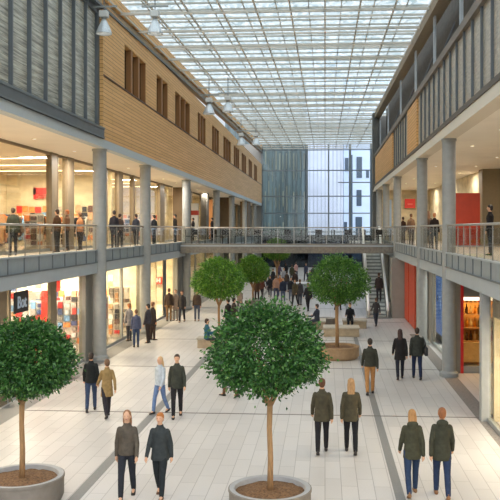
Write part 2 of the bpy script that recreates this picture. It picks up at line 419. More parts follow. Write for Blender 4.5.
# ================================================================== SETTING
XL, XR = -8.95, 4.36          # column lines
Y0, YE = 8.0, 109.0
M_steel = mat('grey_steel', (150, 153, 150), .5, .2, var=.05, scale=3)
M_beam = mat('beam_paint', (162, 170, 175), .55, var=.04, scale=2)
M_dark = mat('dark_steel', (100, 106, 110), .5, .1, var=.06, scale=3)
M_panel = mat('spandrel_grey', (138, 147, 151), .5, var=.06, scale=4)
M_conc = mat('column_grey', (146, 148, 146), .6, var=.07, scale=5, bump=.05)
M_soff = mat('soffit_cream', (242, 234, 220), .7, var=.03, scale=1)
M_cream = mat('shop_cream', (204, 190, 156), .8, var=.22, scale=1.2, stretch=(1, 1, 2))
M_rail = mat('rail_metal', (176, 172, 164), .35, .6)
M_glass = glass('clear_glass', (247, 247, 244), .07)
M_shopglass = glass('shop_glass', (248, 246, 238), .06)
M_taupe = mat('taupe_frame', (132, 116, 92), .6, var=.06, scale=4)
M_brown = mat('brown_wall', (112, 92, 66), .7, var=.1, scale=3)

def floor_mat():
    m = bpy.data.materials.new('granite_paving'); m.use_nodes = True
    nt = m.node_tree; b = nt.nodes['Principled BSDF']; L = nt.links.new
    tc = nt.nodes.new('ShaderNodeTexCoord'); mp = nt.nodes.new('ShaderNodeMapping')
    mp.inputs['Rotation'].default_value = (0, 0, PI / 2)
    br = nt.nodes.new('ShaderNodeTexBrick'); br.offset = .37; br.offset_frequency = 2
    br.inputs['Color1'].default_value = lin((205, 200, 196)); br.inputs['Color2'].default_value = lin((194, 189, 185))
    br.inputs['Mortar'].default_value = lin((158, 153, 149)); br.inputs['Scale'].default_value = 1
    br.inputs['Mortar Size'].default_value = .008; br.inputs['Mortar Smooth'].default_value = .3
    br.inputs['Brick Width'].default_value = 1.25; br.inputs['Row Height'].default_value = .33; br.inputs['Bias'].default_value = -.2
    L(tc.outputs['Object'], mp.inputs[0]); L(mp.outputs[0], br.inputs[0])
    nz = nt.nodes.new('ShaderNodeTexNoise'); nz.inputs['Scale'].default_value = 30; nz.inputs['Detail'].default_value = 6
    n2 = nt.nodes.new('ShaderNodeTexNoise'); n2.inputs['Scale'].default_value = .5; n2.inputs['Detail'].default_value = 3
    L(tc.outputs['Object'], nz.inputs[0]); L(tc.outputs['Object'], n2.inputs[0])
    mx = nt.nodes.new('ShaderNodeMix'); mx.data_type = 'RGBA'; mx.blend_type = 'MULTIPLY'; mx.inputs[0].default_value = .16
    L(br.outputs[0], mx.inputs[6]); L(nz.outputs[0], mx.inputs[7])
    m2 = nt.nodes.new('ShaderNodeMix'); m2.data_type = 'RGBA'; m2.blend_type = 'MULTIPLY'; m2.inputs[0].default_value = .12
    L(mx.outputs[2], m2.inputs[6]); L(n2.outputs[0], m2.inputs[7])
    L(m2.outputs[2], b.inputs['Base Color']); b.inputs['Roughness'].default_value = .38
    return m

fl = struct('floor', MB().box(-17.5, 14, Y0, YE + 6, -.3, 0), floor_mat())
M_band = mat('paving_band_grey', (118, 117, 115), .5, var=.1, scale=20)
M_slot = mat('slot_dark', (92, 84, 76), .6)
M_rough = mat('rough_setts', (126, 118, 112), .7, var=.3, scale=14)
for x0, x1 in ((-4.93, -4.70), (1.36, 1.55)):
    MB().box(x0, x1, Y0, YE, .0, .003).build('paving_band', M_band, fl)
for k in range(-1, 10):
    y = 22.4 + 7.5 * k
    MB().box(-8.7, 4.4, y - .03, y + .03, .0, .005).build('drain_slot', M_slot, fl)
MB().box(-9.35, -8.6, Y0, YE, 0, .002).build('edge_paving', M_band, fl)
MB().box(4.16, 4.62, Y0, 40, 0, .002).build('edge_paving', M_rough, fl)
MB().box(4.62, 8, 22.2, 22.9, 0, .002).build('edge_paving', M_rough, fl)

# ---- glass roof
def rz(y): return 13.4 + .0247 * y
def roofglass():
    m = bpy.data.materials.new('roof_glass'); m.use_nodes = True
    nt = m.node_tree; nt.nodes.clear(); L = nt.links.new
    o = nt.nodes.new('ShaderNodeOutputMaterial'); tc = nt.nodes.new('ShaderNodeTexCoord')
    mp = nt.nodes.new('ShaderNodeMapping'); mp.inputs['Scale'].default_value = (1, .55, 1); mp.inputs['Rotation'].default_value = (0, 0, .5)
    nz = nt.nodes.new('ShaderNodeTexNoise'); nz.inputs['Scale'].default_value = 1.6; nz.inputs['Detail'].default_value = 7; nz.inputs['Roughness'].default_value = .65; nz.inputs['Distortion'].default_value = 2.2
    L(tc.outputs['Object'], mp.inputs[0]); L(mp.outputs[0], nz.inputs[0])
    r = nt.nodes.new('ShaderNodeValToRGB'); r.color_ramp.elements[0].position = .38; r.color_ramp.elements[1].position = .6
    r.color_ramp.elements[0].color = lin((170, 188, 192)); r.color_ramp.elements[1].color = lin((236, 243, 246))
    L(nz.outputs[0], r.inputs[0])
    t = nt.nodes.new('ShaderNodeBsdfTransparent'); tl = nt.nodes.new('ShaderNodeBsdfTranslucent'); g = nt.nodes.new('ShaderNodeBsdfGlossy')
    g.inputs['Roughness'].default_value = .1
    L(r.outputs[0], t.inputs[0]); L(r.outputs[0], tl.inputs[0])
    a = nt.nodes.new('ShaderNodeMixShader'); a.inputs[0].default_value = .5; L(t.outputs[0], a.inputs[1]); L(tl.outputs[0], a.inputs[2])
    b = nt.nodes.new('ShaderNodeMixShader'); b.inputs[0].default_value = .05; L(a.outputs[0], b.inputs[1]); L(g.outputs[0], b.inputs[2])
    L(b.outputs[0], o.inputs[0])
    return m
XA, XB = -8.75, 4.5
rf = MB()
def slab(mb, x0, x1, ya, yb, dz, t):
    za, zb = rz(ya) + dz, rz(yb) + dz
    mb.add([(x0, ya, za), (x1, ya, za), (x1, yb, zb), (x0, yb, zb), (x0, ya, za + t), (x1, ya, za + t), (x1, yb, zb + t), (x0, yb, zb + t)],
           [(3, 2, 1, 0), (4, 5, 6, 7), (0, 1, 5, 4), (1, 2, 6, 5), (2, 3, 7, 6), (3, 0, 4, 7)])
    return mb
roof = MB().add([(XA, Y0, rz(Y0) + .75), (XB, Y0, rz(Y0) + .75), (XB, 70, rz(70) + .75), (7, 70, rz(70) + .75), (7, YE, rz(YE) + .75), (XA, YE, rz(YE) + .75)], [(0, 1, 2, 3, 4, 5)])
ceil = struct('ceiling', roof, roofglass())
M_rbeam = mat('roof_beam_paint', (200, 194, 182), .6, var=.04, scale=3)
M_rbar = mat('glazing_bar', (176, 174, 164), .6)
y = 12.6; k = 0
while y < YE - .5:
    xr = XB if y < 70 else 7
    mb = MB()
    z = rz(y)
    mb.box(XA, xr, y - .045, y + .045, z - .07, z + .04)
    mb.box(XA, xr, y - .04, y + .04, z + .52, z + .60)
    x = XA + .7
    while x < xr - .7:          # web rods between the two chords
        mb.tube([(x, y, z), (x + .71, y, z + .55)], .008, 4, cap=False); mb.tube([(x + .71, y, z + .55), (x + 1.42, y, z)], .008, 4, cap=False)
        x += 1.42
    mb.build('roof_truss', M_rbeam, ceil)
    for q in (1.13, 2.27):
        zz = rz(y + q)
        MB().box(XA, xr, y + q - .025, y + q + .025, zz + .64, zz + .72).build('glazing_bar', M_rbar, ceil)
    y += 3.4
for i in range(10):
    x = -8.52 + 1.42 * i
    slab(MB(), x - .03, x + .03, Y0, YE, .02, .08).build('roof_purlin', M_rbeam, ceil)
    if i < 9:
        slab(MB(), x + .69, x + .73, Y0, YE, .66, .06).build('glazing_bar', M_rbar, ceil)
slab(MB(), XA - .35, XA + .12, Y0, YE, -.25, .4).build('gutter', mat('gutter_tan', (168, 150, 122), .6, var=.08), ceil)
slab(MB(), XA - .1, XA + .22, Y0, YE, -.42, .1).build('gutter', M_dark, ceil)
slab(MB(), XB - .25, XB + .25, Y0, 70, -.35, .4).build('gutter', mat('gutter_tan2', (150, 136, 114), .6, var=.08), ceil)

# ---- timber side (left) : slabs, soffit, upper facade
def wood(name, vert=False):
    m = bpy.data.materials.new(name); m.use_nodes = True
    nt = m.node_tree; b = nt.nodes['Principled BSDF']; L = nt.links.new
    tc = nt.nodes.new('ShaderNodeTexCoord'); sp = nt.nodes.new('ShaderNodeSeparateXYZ'); L(tc.outputs['Object'], sp.inputs[0])
    cb = nt.nodes.new('ShaderNodeCombineXYZ'); L(sp.outputs['Y'], cb.inputs[0]); L(sp.outputs['Z'], cb.inputs[1]); L(sp.outputs['X'], cb.inputs[2])
    br = nt.nodes.new('ShaderNodeTexBrick'); br.inputs['Scale'].default_value = 1; br.offset = .4
    br.inputs['Color1'].default_value = lin((242, 192, 124)); br.inputs['Color2'].default_value = lin((228, 176, 108)); br.inputs['Mortar'].default_value = lin((166, 120, 72))
    br.inputs['Mortar Size'].default_value = .012; br.inputs['Brick Width'].default_value = 3.2; br.inputs['Row Height'].default_value = .155
    L(cb.outputs[0], br.inputs[0])
    mp = nt.nodes.new('ShaderNodeMapping'); mp.inputs['Scale'].default_value = (.6, 14, 1); L(cb.outputs[0], mp.inputs[0])
    nz = nt.nodes.new('ShaderNodeTexNoise'); nz.inputs['Scale'].default_value = 2; nz.inputs['Detail'].default_value = 5; L(mp.outputs[0], nz.inputs[0])
    mx = nt.nodes.new('ShaderNodeMix'); mx.data_type = 'RGBA'; mx.blend_type = 'MULTIPLY'; mx.inputs[0].default_value = .22
    L(br.outputs[0], mx.inputs[6]); L(nz.outputs[0], mx.inputs[7]); L(mx.outputs[2], b.inputs['Base Color'])
    b.inputs['Roughness'].default_value = .55
    bp = nt.nodes.new('ShaderNodeBump'); bp.inputs['Strength'].default_value = .3; bp.inputs['Distance'].default_value = .01
    iv = nt.nodes.new('ShaderNodeMath'); iv.operation = 'SUBTRACT'; iv.inputs[0].default_value = 1; L(br.outputs['Fac'], iv.inputs[1])
    L(iv.outputs[0], bp.inputs['Height']); L(bp.outputs[0], b.inputs['Normal'])
    return m
M_wood = wood('cedar_boards')

wl = struct('wall_left', MB().box(-17.6, -17.3, Y0, YE, 0, 14), M_cream)
struct('floor_upper_left', MB().box(-17.3, -9.1, Y0, YE, 3.95, GF), mat('gallery_tiles', (196, 180, 158), .5, var=.08, scale=6))
def gallery_edge(name, side, x, ya, yb):
    """beam, spandrel panels and nosing along a gallery edge"""
    s = side
    o = MB().box(x - .06, x + .06, ya, yb, 3.46, 3.90).build(name, M_beam); o['kind'] = 'structure'
    MB().box(x - .08 * s, x + .02 * s, ya, yb, 3.90, 4.34).build('spandrel_panel', M_panel, o)
    MB().box(x - .15 * s, x + .06 * s, ya, yb, 4.34, 4.39).build('nosing', M_beam, o)
    mb = MB(); yy = ya + .4
    while yy < yb - .1:
        mb.box(x + .02 * s, x + .045 * s, yy - .02, yy + .02, 3.9, 4.34); yy += 1.25
    mb.build('panel_joint', M_dark, o)
    MB().box(x + .06 * s, x + .085 * s, ya, yb, 3.86, 3.905).build('beam_lip', M_dark, o)
    return o
gallery_edge('trim_1', 1, -9.02, Y0, YE)
gallery_edge('trim_2', -1, 4.28, Y0, 70)
# ground storey ceilings
struct('ceiling_ground_left', MB().box(-17.3, -9.1, Y0, YE, 3.6, 3.94), M_soff)
struct('ceiling_ground_right', MB().box(4.4, 13, Y0, 70, 3.5, 3.94), M_soff)
struct('floor_upper_right', MB().box(4.4, 13, Y0, 70, 3.95, GF), mat('gallery_tiles', (196, 180, 158)))
struct('ceiling_upper_left', MB().box(-17.3, -8.95, Y0, YE, 8.38, 8.62), M_soff)
struct('ceiling_upper_right', MB().box(4.6, 13, Y0, 70, 8.38, 8.62), M_soff)

# upper facade timber side
fa = struct('wall_upper_left', MB().box(-17.3, -8.62, 30.6, YE, 8.71, 11.17), M_wood)
MB().box(-8.60, -8.585, 30.6, YE, 11.17, 11.23).build('ledge', mat('ledge_dark', (86, 62, 40), .6), fa)
# boarding above the ledge, with window openings
wy = []
for (a, b_) in ((122, 144), (155, 166.5), (174, 189), (197, 205), (211.5, 218.5), (223, 230.5), (233.5, 239), (241.5, 246), (248.5, 252), (254, 257)):
    wy.append((8.6 * 800 / (325 - a), 8.6 * 800 / (325 - b_)))
ys = [30.6] + [v for p in wy for v in p] + [YE]
mb = MB()
for i in range(0, len(ys), 2):
    mb.box(-8.9, -8.6, ys[i], ys[i + 1], 11.23, 14.0)
for a, b_ in wy:
    mb.box(-8.9, -8.6, a, b_, 13.15, 14.0)
mb.build('upper_boarding', M_wood, fa)
slab(MB(), -8.9, -8.52, 30.6, YE, -.02, .5).build('cornice', M_wood, fa)
M_wpane = mat('dark_window_glass', (62, 54, 44), .15, spec=.8)
for i, (a, b_) in enumerate(wy):
    w = struct('window_%d' % (i + 1), MB().box(-8.86, -8.84, a, b_, 11.23, 13.15), M_wpane)
    n = 3 if b_ - a > 3.2 else 2
    mb = MB(); fr = mat('window_wood', (150, 104, 58), .6)
    for q in range(n + 1):
        yy = a + (b_ - a) * q / n
        wd = .16 if 0 < q < n else .08
        mb.box(-8.84, -8.62, max(a, yy - wd), min(b_, yy + wd), 11.23, 13.15)
    mb.build('window_frame', fr, w)
MB().box(-8.9, -8.6, 30.55, 30.6, 8.7, 14.1).build('end_board', M_wood, fa)

# louvred glazing before the timber
M_louv = mat('louvre_glass', (172, 170, 156), .25, .0, var=.45, scale=2.2, stretch=(1, .5, 8), spec=.8)  # horizontal streaks painted into the colour, standing in for reflections and glints
gz = struct('window_20', MB().box(-8.96, -8.90, Y0, 30.5, 9.11, 14.0), mat('louvre_back', (92, 94, 92), .5, var=.4, scale=2, stretch=(1, .5, 8)))  # backing sheet repeats the painted reflection streaks in a darker grey
yy = 30.2; edges = []
while yy > Y0 + 1.4:
    edges.append(yy)
    mb = MB()
    zz = 9.12
    while zz < 13.8:
        mb.box(-8.85, -8.815, yy - 1.36, yy - .04, zz, zz + .17)
        zz += .18
    mb.build('louvre_blades', M_louv, gz)
    MB().box(-8.86, -8.70, yy - .035, yy + .035, 9.11, 14.0).build('mullion', M_dark, gz)
    yy -= 1.4
MB().box(-8.9, -8.74, 30.42, 30.55, 9.11, 14.0).build('mullion', M_dark, gz)
MB().box(-9.0, -8.72, Y0, 30.5, 13.5, 14.0).build('head_beam', M_dark, gz)
t3 = struct('trim_3', MB().box(-8.95, -8.62, Y0, YE, 8.38, 8.70), mat('fascia_pale', (186, 196, 200), .5, var=.03))
MB().box(-8.95, -8.55, Y0, 30.55, 8.70, 9.11).build('fascia_beam', M_dark, t3)
MB().box(-8.62, -8.52, Y0, 30.55, 9.05, 9.13).build('fascia_lip', mat('steel_mid', (112, 120, 124), .5, .3), t3)
MB().box(-8.62, -8.52, Y0, 30.55, 8.70, 8.76).build('fascia_lip', mat('steel_mid', (112, 120, 124)), t3)

# ---- escalator side (right)
wr = struct('wall_right', MB().box(13, 13.3, Y0, YE, 0, 14), M_cream)
t4 = struct('trim_4', MB().add([(4.12, Y0, 8.38), (4.12, 70, 8.38), (4.24, 70, 8.82), (4.24, Y0, 8.82), (4.6, Y0, 8.38), (4.6, 70, 8.38), (4.6, 70, 8.82), (4.6, Y0, 8.82)],
            [(0, 3, 2, 1), (4, 5, 6, 7), (0, 4, 7, 3), (1, 2, 6, 5), (3, 7, 6, 2), (0, 1, 5, 4)]), mat('fascia_warm', (214, 204, 186), .6))
MB().box(4.2, 4.5, Y0, 70, 8.82, 8.98).build('fascia_beam', mat('steel_brown', (98, 92, 84), .5, .2), t4)
M_lr = mat('slate_panel', (172, 164, 148), .3, .0, var=.3, scale=3, stretch=(1, 1, 6))
uw = struct('wall_upper_right', MB().box(4.36, 13, Y0, 70, 8.62, 11.4), M_lr)
mb = MB(); yy = Y0 + .5
while yy < 70:
    if not (37.8 < yy < 42.0 or 51.3 < yy < 68.8):
        mb.box(4.29, 4.37, yy - .05, yy + .05, 8.98, 11.4)
    yy += 1.4
mb.build('vertical_fins', M_dark, uw)
for a, b_ in ((37.8, 42.0), (51.3, 68.8)):
    MB().box(4.27, 4.37, a, b_, 8.98, 11.3).build('timber_panel', M_wood, uw)
MB().box(4.22, 4.5, Y0, 70, 11.35, 11.62).build('top_rail', mat('steel_brown2', (124, 114, 102), .5, .2), uw)
# a long thin diagonal conduit on the near panels
cs = struct('wall_clerestory_right', MB().box(5.3, 5.4, Y0, 70, 11.4, 15.6), mat('clerestory_dark', (74, 70, 62), .7, var=.3, scale=2, stretch=(1, 1, 3)))
MB().box(4.5, 5.3, Y0, 70, 11.3, 11.45).build('ledge_roof', M_dark, cs)
for yy in (14.5, 20.5, 26.6, 33, 39.8, 47.6, 57, 65):
    mb = MB(); mb.box(4.42, 4.50, yy - .16, yy - .06, 11.6, 13.95); mb.box(4.42, 4.50, yy + .06, yy + .16, 11.6, 13.95)
    mb.build('clerestory_post', mat('silver_post', (196, 202, 206), .35, .5), cs)
    MB().tube([(4.5, yy, 11.7), (5.28, yy, 13.6)], .04, 6).build('brace', M_dark, cs)

# end pier and curtain wall
struct('trim_5', MB().box(4.1, 4.55, 69.2, 70.4, 0, 15.2), mat('pier_dark', (104, 104, 100), .6, var=.06))
struct('wall_bay_right', MB().box(7.0, 7.2, 70.4, YE, 0, 16.8), M_conc)
struct('wall_bay_return', MB().box(4.55, 13, 70.0, 70.4, 0, 15), M_conc)
M_cw = glass('curtain_glass', (244, 248, 252), .06)
M_cwd = glass('curtain_glass_dark', (206, 214, 214), .12)
cw = struct('window_30', MB().add([(-3.15, YE, 0), (7, YE, 0), (7, YE, 16.9), (-3.15, YE, 16.9)], [(0, 1, 2, 3)]), M_cw)
MB().add([(-8.7, YE, 0), (-3.15, YE, 0), (-3.15, YE, 16.9), (-8.7, YE, 16.9)], [(0, 1, 2, 3)]).build('dark_glass', M_cwd, cw)
def cwx(px): return at(px, 229, YE)[0]
def cwz(py): return at(320, py, YE)[2]
M_mul = mat('mullion_grey', (122, 130, 136), .5, .1)
for px, w in ((262, .12), (275, .04), (285, .04), (296, .04), (307, .14), (328.5, .09), (350, .16), (371, .14)):
    x = cwx(px); MB().box(x - w, x + w, YE - .2, YE - .02, 0, 16.8).build('mullion', M_mul, cw)
for py in (150, 170.5, 196.3, 213.3, 232):
    z = cwz(py); MB().box(-8.6, 7, YE - .16, YE - .02, z - .07, z + .07).build('transom', M_mul, cw)
z = cwz(182.6); MB().box(cwx(338), 7, YE - .16, YE - .02, z - .07, z + .07).build('transom', M_mul, cw)
for k in range(22):
    x = -8.3 + .7 * k; MB().box(x - .05, x + .05, YE - .14, YE - .02, 0, 3.9).build('mullion', M_mul, cw)
MB().box(-8.6, 7, YE - .3, YE - .02, 3.7, 4.4).build('transom', M_dark, cw)
struct('door_1', MB().box(-8.6, 7, YE - .6, YE - .5, 0, 3.7), glass('door_glass', (120, 128, 134), .2))
struct('wall_back', MB().box(-17.3, -8.7, YE, YE + .3, 0, 16.8), M_conc)
struct('ground_outside', MB().box(-60, 60, YE + 6, 260, -.5, -.05), mat('street', (150, 150, 150), .8, var=.1))

# buildings beyond the glass
def building(name, label, x0, x1, y0, y1, h, m, wins, wm, cat='building'):
    t = thing(name, label, cat, ((x0 + x1) / 2, y0, -.05))
    ox, oy = (x0 + x1) / 2, y0
    MB().box(x0 - ox, x1 - ox, 0, y1 - y0, 0, h).build('facade', m, t)
    for (a, b_, c, d) in wins:
        o = MB().box(a - ox, b_ - ox, -.12, .02, c, d).build('window', wm, t)
    return t
def bx(px, Y): return at(px, 229, Y)[0]
def bz(py, Y): return at(340, py, Y)[2] + .05
Yb = 140
wn = []
for (a, b_, c, d) in ((356.5, 362, 157, 178), (356.5, 361.5, 190, 206), (355.5, 362, 217, 240), (345, 348.5, 158, 171), (350.5, 352.5, 155, 240), (344, 347, 222, 240), (366, 369, 170, 178), (356.5, 362, 125, 142)):
    wn.append((bx(a, Yb), bx(b_, Yb), bz(d, Yb), bz(c, Yb)))
building('pale_building', 'pale blue-white building with tall narrow dark windows seen through the end glass wall', bx(343.5, Yb), bx(420, Yb), Yb, Yb + 9, 32, mat('pale_render', (214, 230, 250), .8, var=.05, scale=.4), wn, mat('far_window', (72, 88, 104), .3))
Yb = 128; wn = []
for k in range(9):
    a = 309 + k * 3.9; wn.append((bx(a, Yb), bx(a + 1.3, Yb), 0.2, 33))
building('striped_tower', 'light grey tower with close vertical stripes beyond the middle of the end glass wall', bx(306, Yb), bx(343, Yb), Yb, Yb + 20, 34, mat('tower_pale', (214, 222, 238), .7, var=.12, scale=.25), wn, mat('tower_strip', (188, 198, 214), .5, var=.15, scale=.3))
Yb = 132; wn = []
random.seed(3)
for k in range(14):
    a = 258 + k * 3.5
    for q in range(3):
        c = 146 + q * 34 + random.uniform(0, 12); wn.append((bx(a, Yb), bx(a + random.choice([.5, .9, 1.5]), Yb), bz(c + random.uniform(14, 28), Yb), bz(c, Yb)))
building('dark_glass_building', 'dark teal glass office building with vertical bands behind the darker end glazing', bx(225, Yb), bx(305.5, Yb), Yb, Yb + 16, 30, mat('teal_glass', (98, 114, 118), .35, .0, var=.55, scale=.7, stretch=(3, 1, .08)), wn, mat('teal_win', (134, 138, 128), .4, var=.5, scale=.5, stretch=(3, 1, .4)))
# ================================================================== columns, railings, bridge, escalator
ords = ['nearest', 'second', 'third', 'fourth', 'fifth', 'sixth', 'seventh', 'eighth']
def column(name, side, i, x, y, r, base=True):
    lab = '%s round grey column on the %s, rising through both storeys' % (ords[i], side)
    t = thing(name, lab, 'column', (x, y, 0), 0, 'round columns on the ' + side)
    MB().loft([(0, 0, 0, r, r), (0, 0, 8.38, r, r)], 28).build('shaft', M_conc, t, smooth=False)
    MB().loft([(0, 0, 0, r + .09, r + .09), (0, 0, .14, r + .09, r + .09), (0, 0, .20, r + .01, r + .01)], 28).build('base', M_conc, t)
    MB().loft([(0, 0, 8.30, r + .03, r + .03), (0, 0, 8.38, r + .03, r + .03)], 28).build('collar', M_steel, t)
    return t
LY = [31.3, 39.4, 51.3, 65.7, 76.5, 88.9, 101]
RY = [28.6, 36.4, 48.8, 57.6, 65.2]
for i, y in enumerate(LY): column('column', 'timber-clad side', i, XL, y, .27)
for i, y in enumerate(RY): column('column', 'escalator side', i, XR, y, .235)

M_post = mat('post_grey', (128, 124, 116), .45, .5)
def railing(label, p0, p1, z, spacing, group=None, posts_dark=False, both=False):
    """glass balustrade from p0 to p1 standing on the slab edge"""
    p0 = Vector((p0[0], p0[1], 0)); p1 = Vector((p1[0], p1[1], 0)); d = p1 - p0; L = d.length
    t = thing('glass_railing', label, 'railing', (p0.x, p0.y, z), math.atan2(d.y, d.x), group)
    h = 1.0
    MB().tube([(0, 0, h), (L, 0, h)], .036, 10, cap=False).build('handrail', M_rail, t, smooth=True)
    n = max(2, round(L / spacing) + 1)
    for k in range(n):
        x = .05 + (L - .1) * k / (n - 1)
        pw = .016 if both else .007
        MB().box(x - pw, x + pw, -.014, .014, -.02, h - .03).build('post', M_post if not both else M_rail, t)
        if k < n - 1:
            x2 = .05 + (L - .1) * (k + 1) / (n - 1)
            MB().box(x + .03, x2 - .03, -.006, .006, .06, h - .10).build('glass_panel', M_glass, t)
    return t
ZR = 4.33
bays = [Y0 + 2, 22.0] + LY
for i in range(1, len(bays) - 1):
    a, b_ = bays[i], bays[i + 1]
    nm = ['before the nearest column', 'between the first and second columns', 'between the second and third columns', 'between the third and fourth columns', 'between the fourth and fifth columns', 'between the fifth and sixth columns', 'between the sixth and seventh columns'][i - 1]
    a2 = 51.6 if i == 4 else a + .3
    railing('glass balustrade with steel handrail upstairs on the timber-clad side, ' + nm, (-9.0, a + .3 if i > 1 else a - 6), (-9.0, b_ - .3), ZR, 1.25)
rb = [14.0] + RY
for i in range(len(rb) - 1):
    nm = ['before the nearest column', 'between the first and second columns', 'between the second and third columns', 'between the third and fourth columns', 'between the fourth and fifth columns'][i]
    railing('glass balustrade with steel handrail upstairs on the escalator side, ' + nm, (4.27, rb[i] + .28), (4.27, rb[i + 1] - .28), ZR, 1.1)

# footbridge
BY0, BY1 = 49.06, 50.93
br = thing('footbridge', 'grey steel footbridge crossing the hall at upper-gallery height', 'bridge', (-8.93, BY0, 3.7))
L = 4.2 + 8.93
MB().box(0, L, .05, BY1 - BY0, .12, .58).build('deck', mat('bridge_grey', (126, 120, 110), .6, var=.12, scale=5), br)
MB().box(0, L, -.04, .06, .02, .42).build('edge_beam', mat('bridge_edge', (118, 112, 102), .6, var=.25, scale=9), br)
MB().box(0, L, -.08, .06, .42, .50).build('edge_lip', M_beam, br)
MB().box(0, L, BY1 - BY0 - .06, BY1 - BY0 + .04, .02, .5).build('edge_beam', M_dark, br)
railing('glass balustrade along the near edge of the footbridge', (-8.9, BY0 + .12), (4.1, BY0 + .12), 4.285, 1.0, both=True)
railing('glass balustrade along the far edge of the footbridge', (-8.6, BY1 - .12), (4.1, BY1 - .12), 4.285, 1.0)
# cafe chairs and tables on a terrace beyond the bridge, visible through its glass
M_ch = mat('chair_black', (24, 21, 20), .5); M_tb = mat('table_dark', (70, 54, 40), .5)
ct = [(-8.0, 'timber-side'), (-6.1, ''), (-4.2, ''), (-2.3, ''), (-.4, ''), (1.4, ''), (3.3, '')]
def cafe_chair():
    t = thing('cafe_chair', 'x', 'chair')
    MB().box(-.21, .21, -.2, .2, .44, .48).build('seat', M_ch, t, bevel=.01)
    MB().box(-.21, .21, -.22, -.18, .56, .88).build('backrest', M_ch, t, bevel=.01)
    for sx in (-.18, .18):
        MB().tube([(sx, .17, .44), (sx * 1.1, .2, 0)], .014, 6, False).build('leg', M_ch, t)
        MB().tube([(sx, -.2, .86), (sx, -.19, .44), (sx * 1.1, -.22, 0)], .014, 6, False).build('leg', M_ch, t)
    return t
def cafe_table():
    t = thing('cafe_table', 'x', 'table')
    MB().loft([(0, 0, .72, .34, .34), (0, 0, .75, .34, .34)], 20).build('tabletop', M_tb, t)
    MB().tube([(0, 0, .02), (0, 0, .72)], .03, 8, False).build('pedestal', M_ch, t)
    MB().loft([(0, 0, 0, .22, .22), (0, 0, .02, .2, .2)], 16).build('base', M_ch, t)
    return t
ch0, tb0 = cafe_chair(), cafe_table()
used = [0, 0]
for i, (x, s) in enumerate(ct):
    tb = tb0 if i == 0 else copy_tree(tb0)
    tb.location = (x, 50.2, 4.285); tb['label'] = 'round dark cafe table standing on the footbridge among black chairs'; tb['group'] = 'cafe tables on the footbridge'
    for sx in (-1, 1):
        c = ch0 if i == 0 and sx == -1 else copy_tree(ch0)
        c.location = (x + .62 * sx, 50.25 + random.uniform(-.05, .05), 4.285); c.rotation_euler = (0, 0, PI / 2 * sx + random.uniform(-.2, .2))
        c['label'] = 'black cafe chair facing a small round table on the footbridge'; c['group'] = 'cafe chairs on the footbridge'
    c = copy_tree(ch0); c.location = (x + random.uniform(-.1, .1), 49.62, 4.285); c.rotation_euler = (0, 0, random.uniform(-.2, .2))
    c['label'] = 'black cafe chair with its back to the viewer at the near rail of the footbridge'; c['group'] = 'chairs along the near rail of the footbridge'

# escalator: climbs away from the hall beside the red panels
EX0, EX1, EYB, ANG = 2.50, 3.72, 47.6, math.radians(32)
run = 4.28 / math.tan(ANG)
es = thing('escalator', 'grey escalator with pale balustrades climbing away under the end of the footbridge', 'escalator', (EX0, EYB, 0))
W = EX1 - EX0
tn = math.tan(ANG)
st = MB(); n = 21
for k in range(n):
    y0_, z1 = k * run / n, (k + 1) * 4.28 / n
    st.box(.12, W - .12, y0_, y0_ + run / n + .02, max(0, z1 - .5), z1 - .001)
sn = MB()
for k in range(n):
    sn.box(.12, W - .12, k * run / n - .02, k * run / n + .03, (k + 1) * 4.28 / n - .09, (k + 1) * 4.28 / n + .004)
sn.build('step_edges', mat('step_edge_dark', (132, 136, 134), .6), es)
st.build('steps', mat('escalator_step', (205, 208, 204), .6, .0, var=.2, scale=6), es)
for xx in (0.0, W - .1):
    MB().prism([(-.3, 0), (0, 0), (run, 4.28), (run + .3, 4.28), (run + .3, 3.9), (.6, -.0)], xx, xx + .1, 'x').build('truss_side', mat('esc_side', (150, 150, 146), .5), es)
    MB().prism([(-.3, 0.02), (0, .3), (run, 4.58), (run, 5.2), (0, .92), (-.3, .75)], xx + .03, xx + .07, 'x').build('balustrade_panel', mat('esc_panel', (200, 202, 198), .4, .0), es)
    MB().tube([(xx + .05, -.35, .45), (xx + .05, -.3, .8), (xx + .05, 0, .95), (xx + .05, run, 5.23), (xx + .05, run + .4, 5.3)], .085, 8).build('handrail', mat('esc_rail', (236, 238, 240), .4, .0), es, smooth=True)
MB().box(-.1, W + .1, -1.0, 0.02, .0, .03).build('landing_plate', mat('plate', (140, 142, 140), .4, .5), es)
struct('floor_landing', MB().box(1.9, 4.3, EYB + run + .05, 64, 3.9, GF), M_conc)
person('person in dark clothes standing on the lower steps of the escalator', EX0 + .75, EYB + 1.1, 4.28 * (int(1.1 / run * n) + 1) / n + .005, 0, h=1.7, pose='stand', coat=(62, 52, 50), legs=(56, 52, 56), hair=(74, 56, 46), length=.78)

